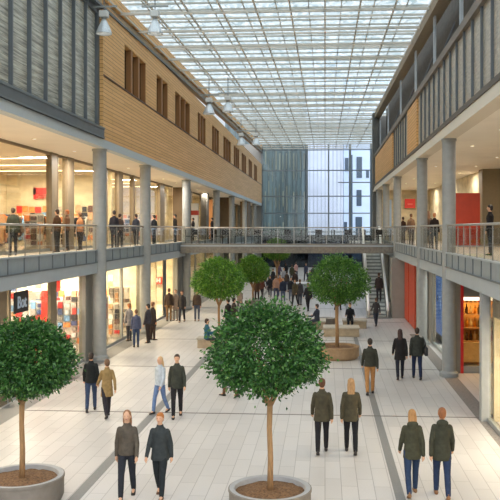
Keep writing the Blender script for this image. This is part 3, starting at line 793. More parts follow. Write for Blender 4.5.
# pendants
def pendant():
    t = thing('pendant_lamp', 'x', 'lamp')
    MB().box(-.16, .16, -.16, .16, .62, .86).build('gear_box', mat('lamp_white', (214, 214, 210), .4), t, bevel=.03)
    MB().loft([(0, 0, .52, .07, .07), (0, 0, .62, .11, .11)], 16).build('neck', M_steel, t)
    bell = [(0.30, .0), (.30, .02), (.27, .12), (.20, .30), (.12, .46), (.08, .54)]
    vs = []; n = 24
    for (r, z) in bell:
        for k in range(n): vs.append((r * math.cos(2 * PI * k / n), r * math.sin(2 * PI * k / n), z))
    fs = [(i * n + k, i * n + (k + 1) % n, (i + 1) * n + (k + 1) % n, (i + 1) * n + k) for i in range(len(bell) - 1) for k in range(n)]
    o = MB().add(vs, fs).build('glass_bell', mat('bell_prismatic', (216, 222, 226), .2, .2, var=.2, scale=20, stretch=(3, 3, .2)), t, smooth=True)
    s = o.modifiers.new('solid', 'SOLIDIFY'); s.thickness = .015
    MB().ell((0, 0, .22), (.06, .06, .11)).build('bulb', emis('bulb_glow', (255, 244, 226), 6), t, smooth=True)
    MB().tube([(0, 0, .86), (0, 0, 1.9)], .02, 8, False).build('rod', M_dark, t)
    MB().box(-.5, .5, -.03, .03, 1.0, 1.06).build('bracket', M_steel, t)
    return t
l0 = pendant()
pl = [(104, 34, 29.6, 'nearest pair of bell lamps, the one before the timber corner'), (155, 34, 29.4, 'nearest pair of bell lamps, the one hanging clear of the timber wall'),
      (209, 114, 49.2, 'middle pair of bell lamps, the one against the timber windows'), (228, 112, 49.6, 'middle pair of bell lamps, the one under the glass roof'),
      (241, 145, 66.0, 'farthest pair of bell lamps, close to the timber wall'), (256, 145, 68.0, 'farthest pair of bell lamps, near the end glass wall')]
for i, (px, py, Y, lb) in enumerate(pl):
    o = l0 if i == 0 else copy_tree(l0)
    x, y, z = at(px, py, Y); o.location = (x, y, z); o['label'] = 'pendant lamp, ' + lb; o['group'] = 'bell pendants along the timber wall'
    if i > 1: o.scale = (1.25, 1.25, 1.15)

# downlights in the soffits
def downlight():
    t = thing('downlight', 'x', 'light')
    rg = MB().loft([(0, 0, -.015, .09, .09), (0, 0, 0, .10, .10)], 20).build('ring', mat('ring_white', (240, 235, 225), .4), t)
    MB().loft([(0, 0, -.02, .055, .055), (0, 0, -.008, .055, .055)], 18).build('lens', emis('lens_glow', (255, 232, 196), 2.2), rg)
    return t
d0 = downlight(); first = True
for (xs, ysr, sd) in (((-10.2,), [23 + 4.5 * k for k in range(14)], 'timber-clad side'), ((5.6, 7.6), [16 + 5 * k for k in range(10)], 'escalator side')):
    for x in xs:
        for y in ysr:
            o = d0 if first else copy_tree(d0); first = False
            o.location = (x, y, 8.378); o['label'] = 'small round recessed downlight in the cream upper soffit of the ' + sd; o['group'] = 'downlights, ' + sd

# ================================================================== trees and planters
import bmesh
M_leaf = None
def leaf_mat(nm='leaf_green', c=[(34, 70, 32), (54, 100, 42), (80, 128, 56), (112, 152, 84)]):
    m = bpy.data.materials.new(nm); m.use_nodes = True
    nt = m.node_tree; nt.nodes.clear(); L = nt.links.new
    o = nt.nodes.new('ShaderNodeOutputMaterial'); g = nt.nodes.new('ShaderNodeNewGeometry')
    r = nt.nodes.new('ShaderNodeValToRGB')
    e = r.color_ramp.elements
    e[0].position = 0; e[0].color = lin(c[0]); e[1].position = 1; e[1].color = lin(c[3])
    k = e.new(.55); k.color = lin(c[1]); k = e.new(.85); k.color = lin(c[2])
    L(g.outputs['Random Per Island'], r.inputs[0])
    d = nt.nodes.new('ShaderNodeBsdfPrincipled'); d.inputs['Roughness'].default_value = .42; L(r.outputs[0], d.inputs['Base Color'])
    t = nt.nodes.new('ShaderNodeBsdfTranslucent'); L(r.outputs[0], t.inputs[0])
    mx = nt.nodes.new('ShaderNodeMixShader'); mx.inputs[0].default_value = .3; L(d.outputs[0], mx.inputs[1]); L(t.outputs[0], mx.inputs[2]); L(mx.outputs[0], o.inputs[0])
    return m
M_leaf = leaf_mat()
M_leaf2 = leaf_mat('leaf_bright', [(62, 104, 34), (92, 140, 46), (122, 166, 58), (150, 186, 76)])
M_bark = mat('bark', (150, 116, 78), .85, var=.25, scale=10, stretch=(3, 3, .6), bump=.6)
def crown_mesh(R, seed, n_sprig=600, per=25, leaf=.085, squash=.92, lumps=0.0, m=None):
    rnd = random.Random(seed); mb = MB()
    lp = [Vector((rnd.gauss(0, 1), rnd.gauss(0, 1), rnd.gauss(0, 1))).normalized() for _ in range(16)]
    for i in range(n_sprig):
        z = 1 - 2 * (i + .5) / n_sprig; a = i * 2.399963 + rnd.uniform(-.2, .2); q = math.sqrt(1 - z * z)
        d = Vector((q * math.cos(a), q * math.sin(a), z))
        bump = max(0, max(d.dot(l) for l in lp) - .75) * .5
        rr = R * (rnd.uniform(.78, .97) + bump * .35 + lumps * max(0, max(d.dot(l) for l in lp) - .7))
        if rnd.random() < .3: rr *= rnd.uniform(.6, .85)
        sq = squash * (.80 if z < 0 else 1.0)
        c = Vector((d.x * rr, d.y * rr, d.z * rr * sq))
        k_ = 1.07 if z < -.1 else 1.07 - .17 * (z + .1) / 1.1
        c.x *= k_; c.y *= k_
        out = (d + Vector((0, 0, -.25))).normalized()
        for k in range(per):
            p = c + Vector((rnd.gauss(0, .085), rnd.gauss(0, .085), rnd.gauss(0, .075))) * (R / 1.05)
            u = (out * rnd.uniform(.4, 1) + Vector((rnd.gauss(0, .6), rnd.gauss(0, .6), rnd.gauss(-.15, .5)))).normalized()
            w = u.cross(Vector((rnd.gauss(0, 1), rnd.gauss(0, 1), rnd.gauss(.6, 1)))).normalized(); nn = u.cross(w)
            l_ = leaf * rnd.uniform(.7, 1.2); b = l_ * .27
            mb.add([p, p + u * l_ * .45 + w * b + nn * b * .3, p + u * l_ - nn * l_ * .08, p + u * l_ * .45 - w * b + nn * b * .3, p + u * l_ * .5], [(0, 4, 1), (1, 4, 2), (0, 3, 4), (3, 2, 4)])
    return mb.mesh('foliage', m or M_leaf, False)
def tree(label, x, y, zc, R, zfork, zbase, rt, seed, me=None, off=(0, 0), **k):
    t = thing('planter_tree', label, 'tree', (x, y, zbase))
    zc -= zbase; zf = zfork - zbase
    tr_ = MB().tube([(0, 0, -.12), (.01, 0, zf * .35), (-.012, .01, zf * .7), (0, 0, zf)], [rt * 1.15, rt, rt * .95, rt * 1.05], 12, False).build('trunk', M_bark, t, smooth=True)
    rnd = random.Random(seed + 5)
    for i in range(6):
        a = i * PI / 3 + rnd.uniform(-.3, .3); q = R * rnd.uniform(.45, .6)
        e = Vector((off[0] + q * math.cos(a), off[1] + q * math.sin(a), zc + R * rnd.uniform(-.1, .25)))
        m_ = Vector((e.x * .5, e.y * .5, zf + (e.z - zf) * .38))
        MB().tube([(0, 0, zf - .06), m_, e], [rt * .7, rt * .45, rt * .2], 8, False).build('branch', M_bark, tr_, smooth=True)
    if me is None: me = crown_mesh(R, seed, **k)
    o = bpy.data.objects.new('foliage', me); COL.objects.link(o); o.parent = t; o.location = (off[0], off[1], zc); o['kind'] = 'stuff'
    return t, me
M_soil = mat('soil_bark_chips', (112, 82, 54), .95, var=.5, scale=26, bump=1.0)
def planter(label, x, y, r, h, brown=False):
    t = thing('round_planter', label, 'planter', (x, y, 0))
    m = mat('planter_concrete', (118, 110, 100), .7, var=.1, scale=7, bump=.1) if not brown else mat('planter_stone_brown', (150, 122, 90), .75, var=.15, scale=7, bump=.1); n = 56
    prof = [(r * .90, 0), (r * .95, .03), (r, .12), (r, h - .06), (r + .015, h - .05), (r + .015, h - .01), (r - .005, h), (r - .085, h), (r - .10, h - .01), (r - .11, h - .14)]
    vs = []
    for (q, z) in prof:
        for k in range(n): vs.append((q * math.cos(2 * PI * k / n), q * math.sin(2 * PI * k / n), z))
    fs = [(i * n + k, i * n + (k + 1) % n, (i + 1) * n + (k + 1) % n, (i + 1) * n + k) for i in range(len(prof) - 1) for k in range(n)]
    split = 6
    MB().add(vs[:(split + 1) * n], fs[:split * n]).build('bowl', m, t, smooth=False)
    MB().add(vs[split * n:], [tuple(i for i in f) for f in [(i * n + k, i * n + (k + 1) % n, (i + 1) * n + (k + 1) % n, (i + 1) * n + k) for i in range(len(prof) - 1 - split) for k in range(n)]]).build('rim', mat('rim_pale', (158, 158, 158), .6, var=.08) if not brown else m, t)
    s = MB(); R_ = r - .105; rings = 12
    vs = [(0, 0, h - .04)]; rnd = random.Random(int(r * 100))
    for i in range(1, rings + 1):
        for k in range(48):
            q = R_ * i / rings
            vs.append((q * math.cos(2 * PI * k / 48), q * math.sin(2 * PI * k / 48), h - .045 - .045 * (i / rings) ** 2 + rnd.uniform(-.012, .012)))
    fs = [(0, 1 + k, 1 + (k + 1) % 48) for k in range(48)]
    for i in range(rings - 1):
        for k in range(48):
            a, b = 1 + i * 48 + k, 1 + i * 48 + (k + 1) % 48; fs.append((a, a + 48, b + 48, b))
    s.add(vs, fs).build('soil', M_soil, t, smooth=True)
    return t
def crownz(py, X, Y):   # height of a point above the floor seen at py at depth Y
    d = -X * SN + Y * CS
    return EYE - (py - PY) / F * d
# middle tree
h = .5
x, y = gnd(270, 487, h); planter('round concrete planter of the big middle tree', x, y, .745, h)
tree('large round-crowned green tree in the middle, standing in a round planter', x, y, crownz(353, x, y), .98, crownz(404, x, y), h, .05, 11, off=(-.06, 0))
x, y = gnd(22, 475, h); planter('round concrete planter of the tree by the timber-side shops, cut by the picture edge', x, y, .78, h)
tree('round-crowned green tree in a planter before the shop with the black sign', x, y, crownz(361, x, y), .86, crownz(402, x, y), h, .05, 23, off=(.08, 0))
x, y = gnd(337, 345.5, h); planter('round stone planter on the escalator-side, beneath a tree trunk and before the block bench', x, y, .88, h, True)
tree('dense rounded tree behind the footbridge line, above the bench with people', x, y, crownz(282, x, y), 1.04, crownz(306, x, y), h, .07, 31, off=(.06, 0), n_sprig=560, per=22, leaf=.10, lumps=.35, m=leaf_mat('leaf_mid', [(48, 88, 34), (74, 120, 42), (100, 146, 54), (130, 170, 80)]))
x, y = gnd(219, 338, .3)
_, me4 = tree('bright green tree with a thin trunk beside the seated person in teal', x, y, crownz(280, x, y), 1.04, crownz(305, x, y), .3, .055, 41, n_sprig=520, per=20, leaf=.11, lumps=.2, m=M_leaf2)
T4 = (x, y)
x, y = gnd(253, 301, .3)
t5, _ = tree('smaller green tree behind the bright green one, under the footbridge', x, y, crownz(270, x, y), 1.0, crownz(288, x, y), .3, .07, 41, me=me4)

x5, y5 = x, y
x, y = gnd(277, 287, .3)
tree('farthest green tree, only the crown bottom showing below the footbridge', x, y, crownz(250, x, y), 1.2, crownz(268, x, y), .3, .08, 41, me=me4)
x6, y6 = x, y
M_stone = mat('bench_stone', (168, 150, 124), .7, var=.15, scale=6, bump=.1)
M_stone2 = mat('planter_brown', (148, 128, 102), .7, var=.15, scale=6, bump=.1)
def bench(label, x0, x1, y0, y1, h=.45, m=M_stone):
    t = thing('stone_bench', label, 'bench', ((x0 + x1) / 2, (y0 + y1) / 2, 0))
    a, b = (x1 - x0) / 2, (y1 - y0) / 2
    MB().box(-a + .04, a - .04, -b + .04, b - .04, 0, h - .08).build('block', m, t, bevel=.015)
    MB().box(-a, a, -b, b, h - .08, h).build('seat_slab', mat('seat_slab', (176, 166, 150), .6, var=.1), t, bevel=.015)
    return t
bench('long stone block bench right behind the planter of the rounded tree', -.1, 1.68, 38.7, 39.9)
bench('stone block bench whose top seats the person in slate', -1.0, .05, 41.3, 42.7)
bench('stone block bench under the person all in black', .9, 2.2, 41.9, 42.9)
bx0, by0 = gnd(209, 346)
bench('stone bench seating the person in teal next to the bright green tree', bx0 - .45, bx0 + 1.2, by0 - .75, by0 - .05, .45)
for (xx, yy, lb) in ((T4[0], T4[1], 'low stone planter around the thin trunk of the bright green tree'), (x5, y5, 'low stone planter of the smaller tree under the footbridge'), (x6, y6, 'low stone planter of the farthest tree')):
    planter(lb, xx, yy, .5, .36)
x, y = gnd(326, 318, .4); planter('empty low stone ring beyond the benches', x, y, .5, .42)
# ================================================================== SHOPS
wcount = [40]
def shopfront(x, ya, yb, z0, z1, mull, side=1, fm=M_taupe, thick=.07):
    """oblique shop window in the plane x; mull = list of (y0, y1) frame members"""
    wcount[0] += 1
    o = struct('window_%d' % wcount[0], MB().box(x - .01, x + .01, ya, yb, z0 + .12, z1 - .1), M_shopglass)
    MB().box(x - .05, x + .05, ya, yb, z0, z0 + .12).build('window_sill', M_steel, o)
    MB().box(x - .05, x + .05, ya, yb, z1 - .1, z1).build('window_head', fm, o)
    for a, b_ in mull:
        mw = .12 if z0 > 1 else .06
        MB().box(x - mw, x + mw, a, b_, z0, z1).build('mullion', fm, o)
    return o
def front_wall(name, x0, x1, y, z0, z1, m=M_cream, t=.15):
    return struct(name, MB().box(x0, x1, y, y + t, z0, z1), m)
def yl(X, px): return abs(X) * F / abs(325 - px) if False else (X * (CS + ((px - PX) / F) * SN)) / ((px - PX) / F * CS - SN)

M_pil = mat('pilaster_grey', (140, 138, 130), .6, var=.05, scale=3)
# ground, timber side
GX = -9.5
shopfront(GX, 12, 31.0, 0, 3.6, [(yl(GX, -4), yl(GX, 5)), (yl(GX, 7), yl(GX, 9)), (yl(GX, 49), yl(GX, 55)), (18.5, 18.7)])
struct('pilaster_left_1', MB().box(-9.62, -9.36, yl(GX, 82), yl(GX, 92), 0, 3.6), M_pil)
shopfront(GX, yl(GX, 92), yl(GX, 139), 0, 3.6, [(yl(GX, 121), yl(GX, 121.8))], fm=M_steel)
struct('pilaster_left_2', MB().box(-9.65, -9.4, yl(GX, 139), yl(GX, 148), 0, 3.6), M_pil)
shopfront(GX, yl(GX, 148), yl(GX, 175), 0, 3.6, [(yl(GX, 163.6), yl(GX, 165.2))], fm=M_dark)
struct('pilaster_left_3', MB().box(-9.65, -9.35, yl(GX, 175), yl(GX, 182), 0, 3.6), M_pil)
shopfront(GX, yl(GX, 182), 108, 0, 3.6, [(y, y + .25) for y in (58, 63, 68.5, 74, 80, 86, 92, 98, 104)], fm=M_pil)
front_wall('partition_left_1', -17.3, -9.65, 33.4, 0, 3.6, mat('display_wall', (240, 228, 204), .8))
front_wall('partition_left_2', -17.3, -9.65, 45.2, 0, 3.6)
front_wall('partition_left_3', -17.3, -9.65, 54.5, 0, 3.6)
front_wall('partition_left_4', -17.3, -9.65, 70, 0, 3.6)
front_wall('partition_left_0', -17.3, -9.65, Y0, 0, 3.6)
# upper, timber side
UX = -11.4
shopfront(UX, 14, yl(UX, 172), GF, 8.38, [(yl(UX, 49), yl(UX, 54.5)), (yl(UX, 65), yl(UX, 71.6)), (yl(UX, 55), yl(UX, 55.6)), (yl(UX, 104.6), yl(UX, 105.4)), (yl(UX, 116.8), yl(UX, 121)), (yl(UX, 131.6), yl(UX, 133)), (yl(UX, 158.5), yl(UX, 163)), (22, 22.15)])
front_wall('partition_upper_left_1', -17.3, -11.5, 42.5, GF, 8.38)
front_wall('partition_upper_left_2', -17.3, -11.5, 58, GF, 8.38)
front_wall('partition_upper_left_0', -17.3, -11.5, Y0, GF, 8.38)
struct('pier_upper_left_1', MB().box(-11.6, -10.7, 60.5, 63.5, GF, 8.38), M_brown)
struct('pier_upper_left_2', MB().box(bx(201, 70), bx(206.5, 70), 70, 71.5, GF, 8.38), mat('pier_dark2', (84, 80, 72), .6, var=.1))
struct('pier_upper_left_3', MB().box(bx(219, 80), bx(229, 80), 80, 83, GF, 8.38), M_brown)
struct('pier_upper_left_4', MB().box(bx(240, 92), bx(248, 92), 92, 95, GF, 8.38), M_brown)
shopfront(UX, 63.6, 108, GF, 8.38, [(y, y + .3) for y in (67, 73, 79, 85, 91, 97, 103)])
front_wall('partition_upper_left_3', -17.3, -11.5, 76, GF, 8.38)
o = front_wall('wall_orange_panel', bx(207.5, 73), bx(212.5, 73), 73, GF, 7.9, mat('orange_panel', (196, 132, 74), .6))
# escalator side, upper
front_wall('wall_upper_right_end', 4.7, 13, 66.3, GF, 8.38)
struct('wall_upper_right_shops', MB().box(8.5, 8.7, 43.4, 66.3, GF, 8.38), M_cream)
struct('pier_upper_right', MB().box(8.30, 9.4, 43.0, 44.0, GF, 8.38), mat('pier_taupe', (138, 122, 92), .6, var=.05))
shopfront(9.4, 14, 43, GF, 8.38, [(y, y + .15) for y in (20, 26, 32, 37, 40)], side=-1)
yw = MB().box(9.6, 11.4, 42.6, 42.7, 4.3, 7.3).build('poster', mat('yellow_poster', (226, 196, 52), .6, var=.2, scale=3)); tag(yw, 'yellow poster glowing behind the upper shop glass past the taupe pier', 'poster')
for i, (a, b_) in enumerate(((386.5, 391.5), (421, 427))):
    c = bx(a, 66.2), bx(b_, 66.2)
    tag(MB().box(c[0], c[1], 66.12, 66.22, GF, 7.6).build('shop_screen', mat('blue_pane' if i == 0 else 'brown_pane', (150, 176, 204) if i == 0 else (96, 74, 50), .3)), ['pale blue glass panel at the far end of the escalator-side gallery', 'dark brown door panel at the far end of the escalator-side gallery'][i], 'panel')
pn = thing('room_divider', 'tall plain red freestanding panel on the escalator-side upper gallery', 'panel', (bx(467.5, 43), 42.9, GF))
M_red = mat('signal_red', (182, 56, 22), .5, var=.08, scale=3)
wd = (bx(479.7, 43) - bx(455.8, 43)) / 2
MB().box(-wd, wd, -.06, .06, 0, 2.82).build('board', M_red, pn, bevel=.01)
MB().box(-wd - .05, wd + .05, -.12, .12, 0, .05).build('base', M_steel, pn)

# escalator side, ground
struct('pier_ground_right_1', MB().box(3.72, 4.5, 46.7, 47.5, 0, 3.5), M_pil) if False else None
x0, x1 = bx(392, 47), bx(403.3, 47)
struct('pier_ground_right_1', MB().box(x0, 5.2, 47.0, 48.2, 0, 3.5), M_pil)
struct('wall_ground_right_far', MB().box(4.75, 4.95, 48.2, 70, 0, 3.5), M_conc)
wy0, wy1 = yl(4.62, 415), yl(4.62, 403.3)
rd = thing('red_shutter', 'tall bright red panelled shop doors under the gallery, beyond the columns', 'door', (4.62, wy0, 0))
n = 4
for k in range(n):
    w = (wy1 - wy0) / n
    MB().box(-.03 + .03 * (k % 2), .06, k * w + .02, (k + 1) * w - .02, .04, 3.42).build('door_leaf', mat('shutter_red', (184, 64, 28), .45, var=.1, scale=3), rd, bevel=.01)
MB().box(.06, .3, -.3, wy1 - wy0, 0, 3.5).build('door_frame', M_pil, rd)
# shop with blue display behind the second column
sx = 4.9
shopfront(sx, 30.2, 41.0, 0, 3.5, [(30.2, 31.4), (yl(sx, 433.6), yl(sx, 427.5)), (37.9, 38.3), (40.3, 40.6)], side=-1, fm=M_pil)
bs = thing('blue_screen', 'tall blue lit advertising screen behind the glass by the second escalator-side column', 'screen', (5.3, 36.4, 0))
MB().box(0, .12, 0, 2.4, .0, 3.05).build('housing', M_dark, bs)
MB().box(-.012, 0, .06, 2.34, .32, 2.98).build('display', emis('blue_display', (66, 104, 168), .9), bs)
for i in range(10):
    random.seed(i + 40)
    a = random.uniform(.1, 1.8); z = random.uniform(1.2, 2.7)
    MB().box(-.018, -.012, a, a + random.uniform(.12, .4), z, z + random.uniform(.06, .3)).build('image_patch', emis(['patch_a', 'patch_b', 'patch_c'][i % 3], [(24, 34, 70), (150, 176, 214), (40, 70, 140)][i % 3], .8), bs)
struct('wall_ground_right_back', MB().box(9, 9.2, 22.3, 48, 0, 3.5), M_cream)
front_wall('partition_right_1', 5.0, 9, 41, 0, 3.5)
# frontal shop window in the recess
FY = 29.35
struct('pier_ground_right_2', MB().box(bx(452.5, FY), bx(460, FY), FY - .1, 30.2, 0, 3.5), M_pil)
wcount[0] += 1
xa, xb = bx(463, FY), 8.6
o = struct('window_%d' % wcount[0], MB().box(xa, xb, FY, FY + .02, .25, 2.75), M_shopglass)
MB().box(xa, 9, FY - .05, FY + .08, 0, .25).build('window_sill', M_steel, o)
MB().box(xa, 9, FY - .04, FY + .08, 2.75, 3.5).build('window_head', mat('sign_fascia_grey', (120, 120, 116), .6), o)
MB().box(xa, xb, FY - .06, FY - .04, 2.62, 2.74).build('light_strip', emis('strip_white', (250, 240, 220), 1.6), o)
MB().box(bx(460, FY), bx(463, FY), FY - .12, FY + .1, 0, 3.5).build('red_jamb', mat('jamb_red', (214, 36, 34), .45), o)
front_wall('partition_right_2', 4.95, 9, 31.6, 0, 3.5, mat('amber_wall', (206, 150, 84), .8, var=.2, scale=2))
M_shelf = mat('shelf_wood', (150, 112, 68), .6)
sh = thing('wall_shelf', 'lit wooden shop shelving behind the window with the red jamb, holding bottles and jars', 'shelf', (xa + .1, 30.6, 0))
SW = 2.6
for z in (.95, 1.45, 1.95, 2.4):
    MB().box(0, SW, 0, .4, z, z + .04).build('shelf_board', M_shelf, sh)
for xx in (0, SW / 2, SW): MB().box(xx - .02, xx + .02, 0, .4, .2, 2.7).build('upright', M_shelf, sh)
MB().box(0, SW, -.1, .45, .2, .93).build('counter', mat('counter_tan', (186, 158, 110), .6, var=.15, scale=5), sh)
bm_ = MB().loft([(0, 0, 0, .045, .045), (0, 0, .2, .045, .045), (0, 0, .26, .018, .018), (0, 0, .34, .016, .016)], 12)
cols = [(150, 40, 26, 'red'), (206, 130, 40, 'amber'), (70, 44, 30, 'dark brown'), (224, 196, 140, 'cream'), (96, 84, 40, 'olive')]
bme = [bm_.mesh('bottle', mat('bottle_' + c[3].replace(' ', '_'), c[:3], .25), True) for c in cols]
random.seed(12)
for z in (.99, 1.49, 1.99, 2.44):
    for k in range(9):
        q = random.randrange(5)
        b = bpy.data.objects.new('bottle', bme[q]); COL.objects.link(b)
        b.location = (xa + .22 + k * .155, 30.75 + random.uniform(-.04, .06), z); b.scale = (1.25, 1.25, .82 if z > 2.4 else random.uniform(.9, 1.15))
        if z > 2.4: b.scale = (1.2, 1.2, .7)
        tag(b, '%s bottle among the crowded bottles on the lit shelves behind the red-jamb window' % cols[q][3], 'bottle', '%s bottles on the lit shelves' % cols[q][3])
# near glass shop corner
px0, px1 = bx(480.5, 22.1), bx(489.5, 22.1)
pt = struct('pier_ground_right_3', MB().box(px0, px1, 21.95, 22.25, 0, 3.5), M_conc)
shopfront(4.42, Y0, 21.9, 0, 3.5, [(19, 19.12)], side=-1, fm=M_dark)
wcount[0] += 1
o = struct('window_%d' % wcount[0], MB().box(px1, 8.9, 22.2, 22.22, .1, 3.4), M_shopglass)
MB().box(px1, 8.9, 22.17, 22.27, 0, .1).build('window_sill', M_dark, o)
struct('bulkhead_right', MB().add([(4.5, Y0, 2.85), (9, Y0, 2.85), (9, 21.9, 2.85), (4.5, 21.9, 2.85), (4.5, Y0, 3.48), (9, Y0, 3.48), (9, 21.9, 3.48), (4.5, 21.9, 3.48)],
       [(3, 2, 1, 0), (4, 5, 6, 7), (0, 1, 5, 4), (1, 2, 6, 5), (2, 3, 7, 6), (3, 0, 4, 7)]), mat('bulkhead_grey', (120, 112, 100), .7))
front_wall('wall_ground_right_inner', 4.55, 9.0, 21.95, 0, 2.85, M_cream)
struct('wall_ground_right_side', MB().box(8.6, 8.75, Y0, 21.9, 0, 2.85), mat('inner_cream', (236, 212, 164), .8, var=.04))

# ---- fittings: signs
def sign_text(txt, size, m, parent, loc, rot, ext=.01):
    cu = bpy.data.curves.new('lettering', 'FONT'); cu.body = txt; cu.size = size; cu.extrude = ext; cu.align_x = 'CENTER'; cu.align_y = 'CENTER'
    cu.materials.append(m); o = bpy.data.objects.new('lettering', cu); COL.objects.link(o)
    o.parent = parent; o.location = loc; o.rotation_euler = rot
    cu.offset = .008
    me = bpy.data.meshes.new_from_object(o.evaluated_get(bpy.context.evaluated_depsgraph_get()))
    bpy.data.objects.remove(o)
    o = bpy.data.objects.new('lettering', me); COL.objects.link(o); o.parent = parent; o.location = loc; o.rotation_euler = rot
    return o
M_white = mat('sign_white', (240, 240, 240), .5)
ya, yb = yl(-9.38, 14), yl(-9.38, 28)
s = thing('shop_sign', 'black shop sign with white lettering hanging at the ground-floor corner window', 'sign', (-9.36, (ya + yb) / 2, 2.95))
MB().box(-.04, .0, -(yb - ya) / 2, (yb - ya) / 2, -.33, .33).build('board', mat('sign_black', (26, 28, 32), .4), s, bevel=.01)
sign_text('Bot', .52, mat('sign_pale', (190, 205, 224), .5), s, (.012, 0, -.02), (PI / 2, 0, PI / 2))
for q in (-.4, .4): MB().tube([(-.02, q, .33), (-.02, q, .66)], .012, 6, False).build('hanger', M_dark, s)
x, y, z = at(41.0, 193.5, 42.4)
s = thing('shop_sign', 'red lettered sign glowing inside the upper timber-side shop', 'sign', (x, y - .05, z))
MB().box(-.40, .40, -.02, .02, -.06, .30).build('board', mat('sign_red_b', (206, 34, 24), .5), s)
MB().box(-.40, -.24, -.02, .02, -.30, .32).build('board_edge', mat('sign_red_b', (206, 34, 24)), s)
sign_text('attm', .36, mat('sign_red_b', (206, 34, 24)), s, (.06, -.03, -.16), (PI / 2, 0, 0))
x, y, z = at(1, 159.5, 42.4)
s = MB().box(-.16, .16, -.03, 0, -.3, .3).build('shop_sign', mat('sign_red_b', (206, 34, 24))); s.location = (x, y - .02, z); tag(s, 'small red upright sign high in the upper shop, at the very edge of the picture', 'sign')
x, y, z = at(158.7, 280.5, 54.3)
s = thing('shop_sign', 'square red sign with a white letter H inside a ground-floor shop', 'sign', (x, y - .05, z))
MB().box(-.26, .26, -.02, .02, -.25, .25).build('board', M_red, s); sign_text('H', .42, M_white, s, (0, -.03, 0), (PI / 2, 0, 0))
x, y, z = at(410, 203.5, 66)
s = thing('shop_sign', 'bright red square shop sign at the far end of the escalator-side gallery', 'sign', (x, y, z))
MB().box(-.42, .42, -.04, .04, -.38, .38).build('board', mat('sign_red_c', (226, 44, 24), .5), s); MB().box(-.2, .2, -.05, -.04, -.1, .0).build('light_bar', mat('pinkish', (240, 120, 100), .5), s)
x, y, z = at(193.5, 213, 64.2)
s = thing('shop_booth', 'white kiosk front with a red band upstairs, between the third and fourth timber-side columns', 'kiosk', (x, y, GF))
MB().box(-.34, .34, 0, .5, 0, 3.0).build('cabinet', mat('booth_white', (232, 226, 214), .6), s); MB().box(-.36, .36, -.03, .52, 2.05, 2.42).build('red_band', M_red, s)
# red window banners
for (px, y_, zt, zb, w) in ((45.3, 28, 3.0, 1.95, .30), (57.5, 30, 3.45, 2.75, .24), (56.6, 30.8, 2.5, 1.3, .3), (67, 32.6, 2.45, 1.75, .4), (66, 31.8, 1.2, .8, .36), (75, 32.8, .35, -.1, .0)):
    if w == 0: continue
    x, yy, _ = at(px, 229, y_)
    x = min(x, -9.75)
    b = MB(); b.add([(-w / 2, 0, zb), (w / 2, 0, zb + .1), (w / 2, 0, zt), (-w / 2, 0, zt), (-w / 2, .02, zb), (w / 2, .02, zb + .1), (w / 2, .02, zt), (-w / 2, .02, zt)], [(0, 1, 2, 3), (7, 6, 5, 4), (0, 4, 5, 1), (1, 5, 6, 2), (2, 6, 7, 3), (3, 7, 4, 0)])
    o = b.build('hanging_banner', mat('banner_red', (222, 44, 26), .6)); o.location = (x, yy, 0)
    tag(o, 'red hanging banner in the window of the ground-floor corner shop', 'banner', 'red banners in the corner shop')
# merchandise wall: small posters and goods on the partition
pal = [((206, 40, 30), 'red'), ((238, 232, 222), 'white'), ((60, 74, 110), 'navy'), ((36, 34, 38), 'black'), ((196, 150, 110), 'tan'), ((120, 160, 196), 'light blue'), ((150, 140, 128), 'grey'), ((222, 132, 60), 'orange'), ((90, 56, 42), 'brown')]
random.seed(5)
pmesh = {}
def goods(xr, zr, y, dx, dz, where, grp, weights, fill=.85):
    x = xr[0]
    while x < xr[1]:
        z = zr[0]
        while z < zr[1]:
            if random.random() < fill:
                c, nm = random.choices(pal, weights)[0]
                key = (nm, round(dx, 2))
                if key not in pmesh:
                    pmesh[key] = MB().box(-dx * .4, dx * .4, -.03, 0, -dz * .42, dz * .42).mesh('picture_panel', mat('print_' + nm.replace(' ', '_'), c, .6, var=.35, scale=9))
                o = bpy.data.objects.new('picture_panel', pmesh[key]); COL.objects.link(o)
                o.location = (x + random.uniform(-.03, .03), y, z + random.uniform(-.03, .03)); s_ = random.uniform(.8, 1.2); o.scale = (s_, 1, random.uniform(.7, 1.15))
                tag(o, '%s printed panel on the %s' % (nm, where), 'poster', '%s panels, %s' % (nm, grp))
            z += dz
        x += dx
goods((bx(52, 33), -9.9), (.5, 2.5), 33.38, .34, .40, 'crowded display wall of the ground-floor corner shop', 'corner shop', [9, 10, 2, 4, 3, 2, 4, 1, 2])
goods((bx(10, 33), bx(50, 33)), (1.6, 3.5), 33.38, .36, .42, 'crowded display wall of the ground-floor corner shop', 'corner shop', [6, 10, 2, 4, 5, 1, 3, 1, 3], .8)
goods((bx(104, 45), bx(113, 45)), (.4, 2.6), 45.18, .32, .4, 'display wall of the shop between the first and second columns', 'second shop', [6, 8, 1, 4, 5, 0, 3, 4, 4])

goods((-16.6, -11.8), (4.75, 6.5), 42.47, .36, .38, 'goods wall of the upper corner shop', 'upper corner shop', [2, 1, 2, 5, 9, 1, 4, 8, 8], .97)
goods((-16.4, -11.8), (4.75, 6.2), 57.97, .42, .44, 'goods wall of the second upper shop', 'second upper shop', [2, 1, 2, 5, 9, 1, 4, 7, 8], .97)
M_white2 = mat('board_white', (232, 224, 208), .7)
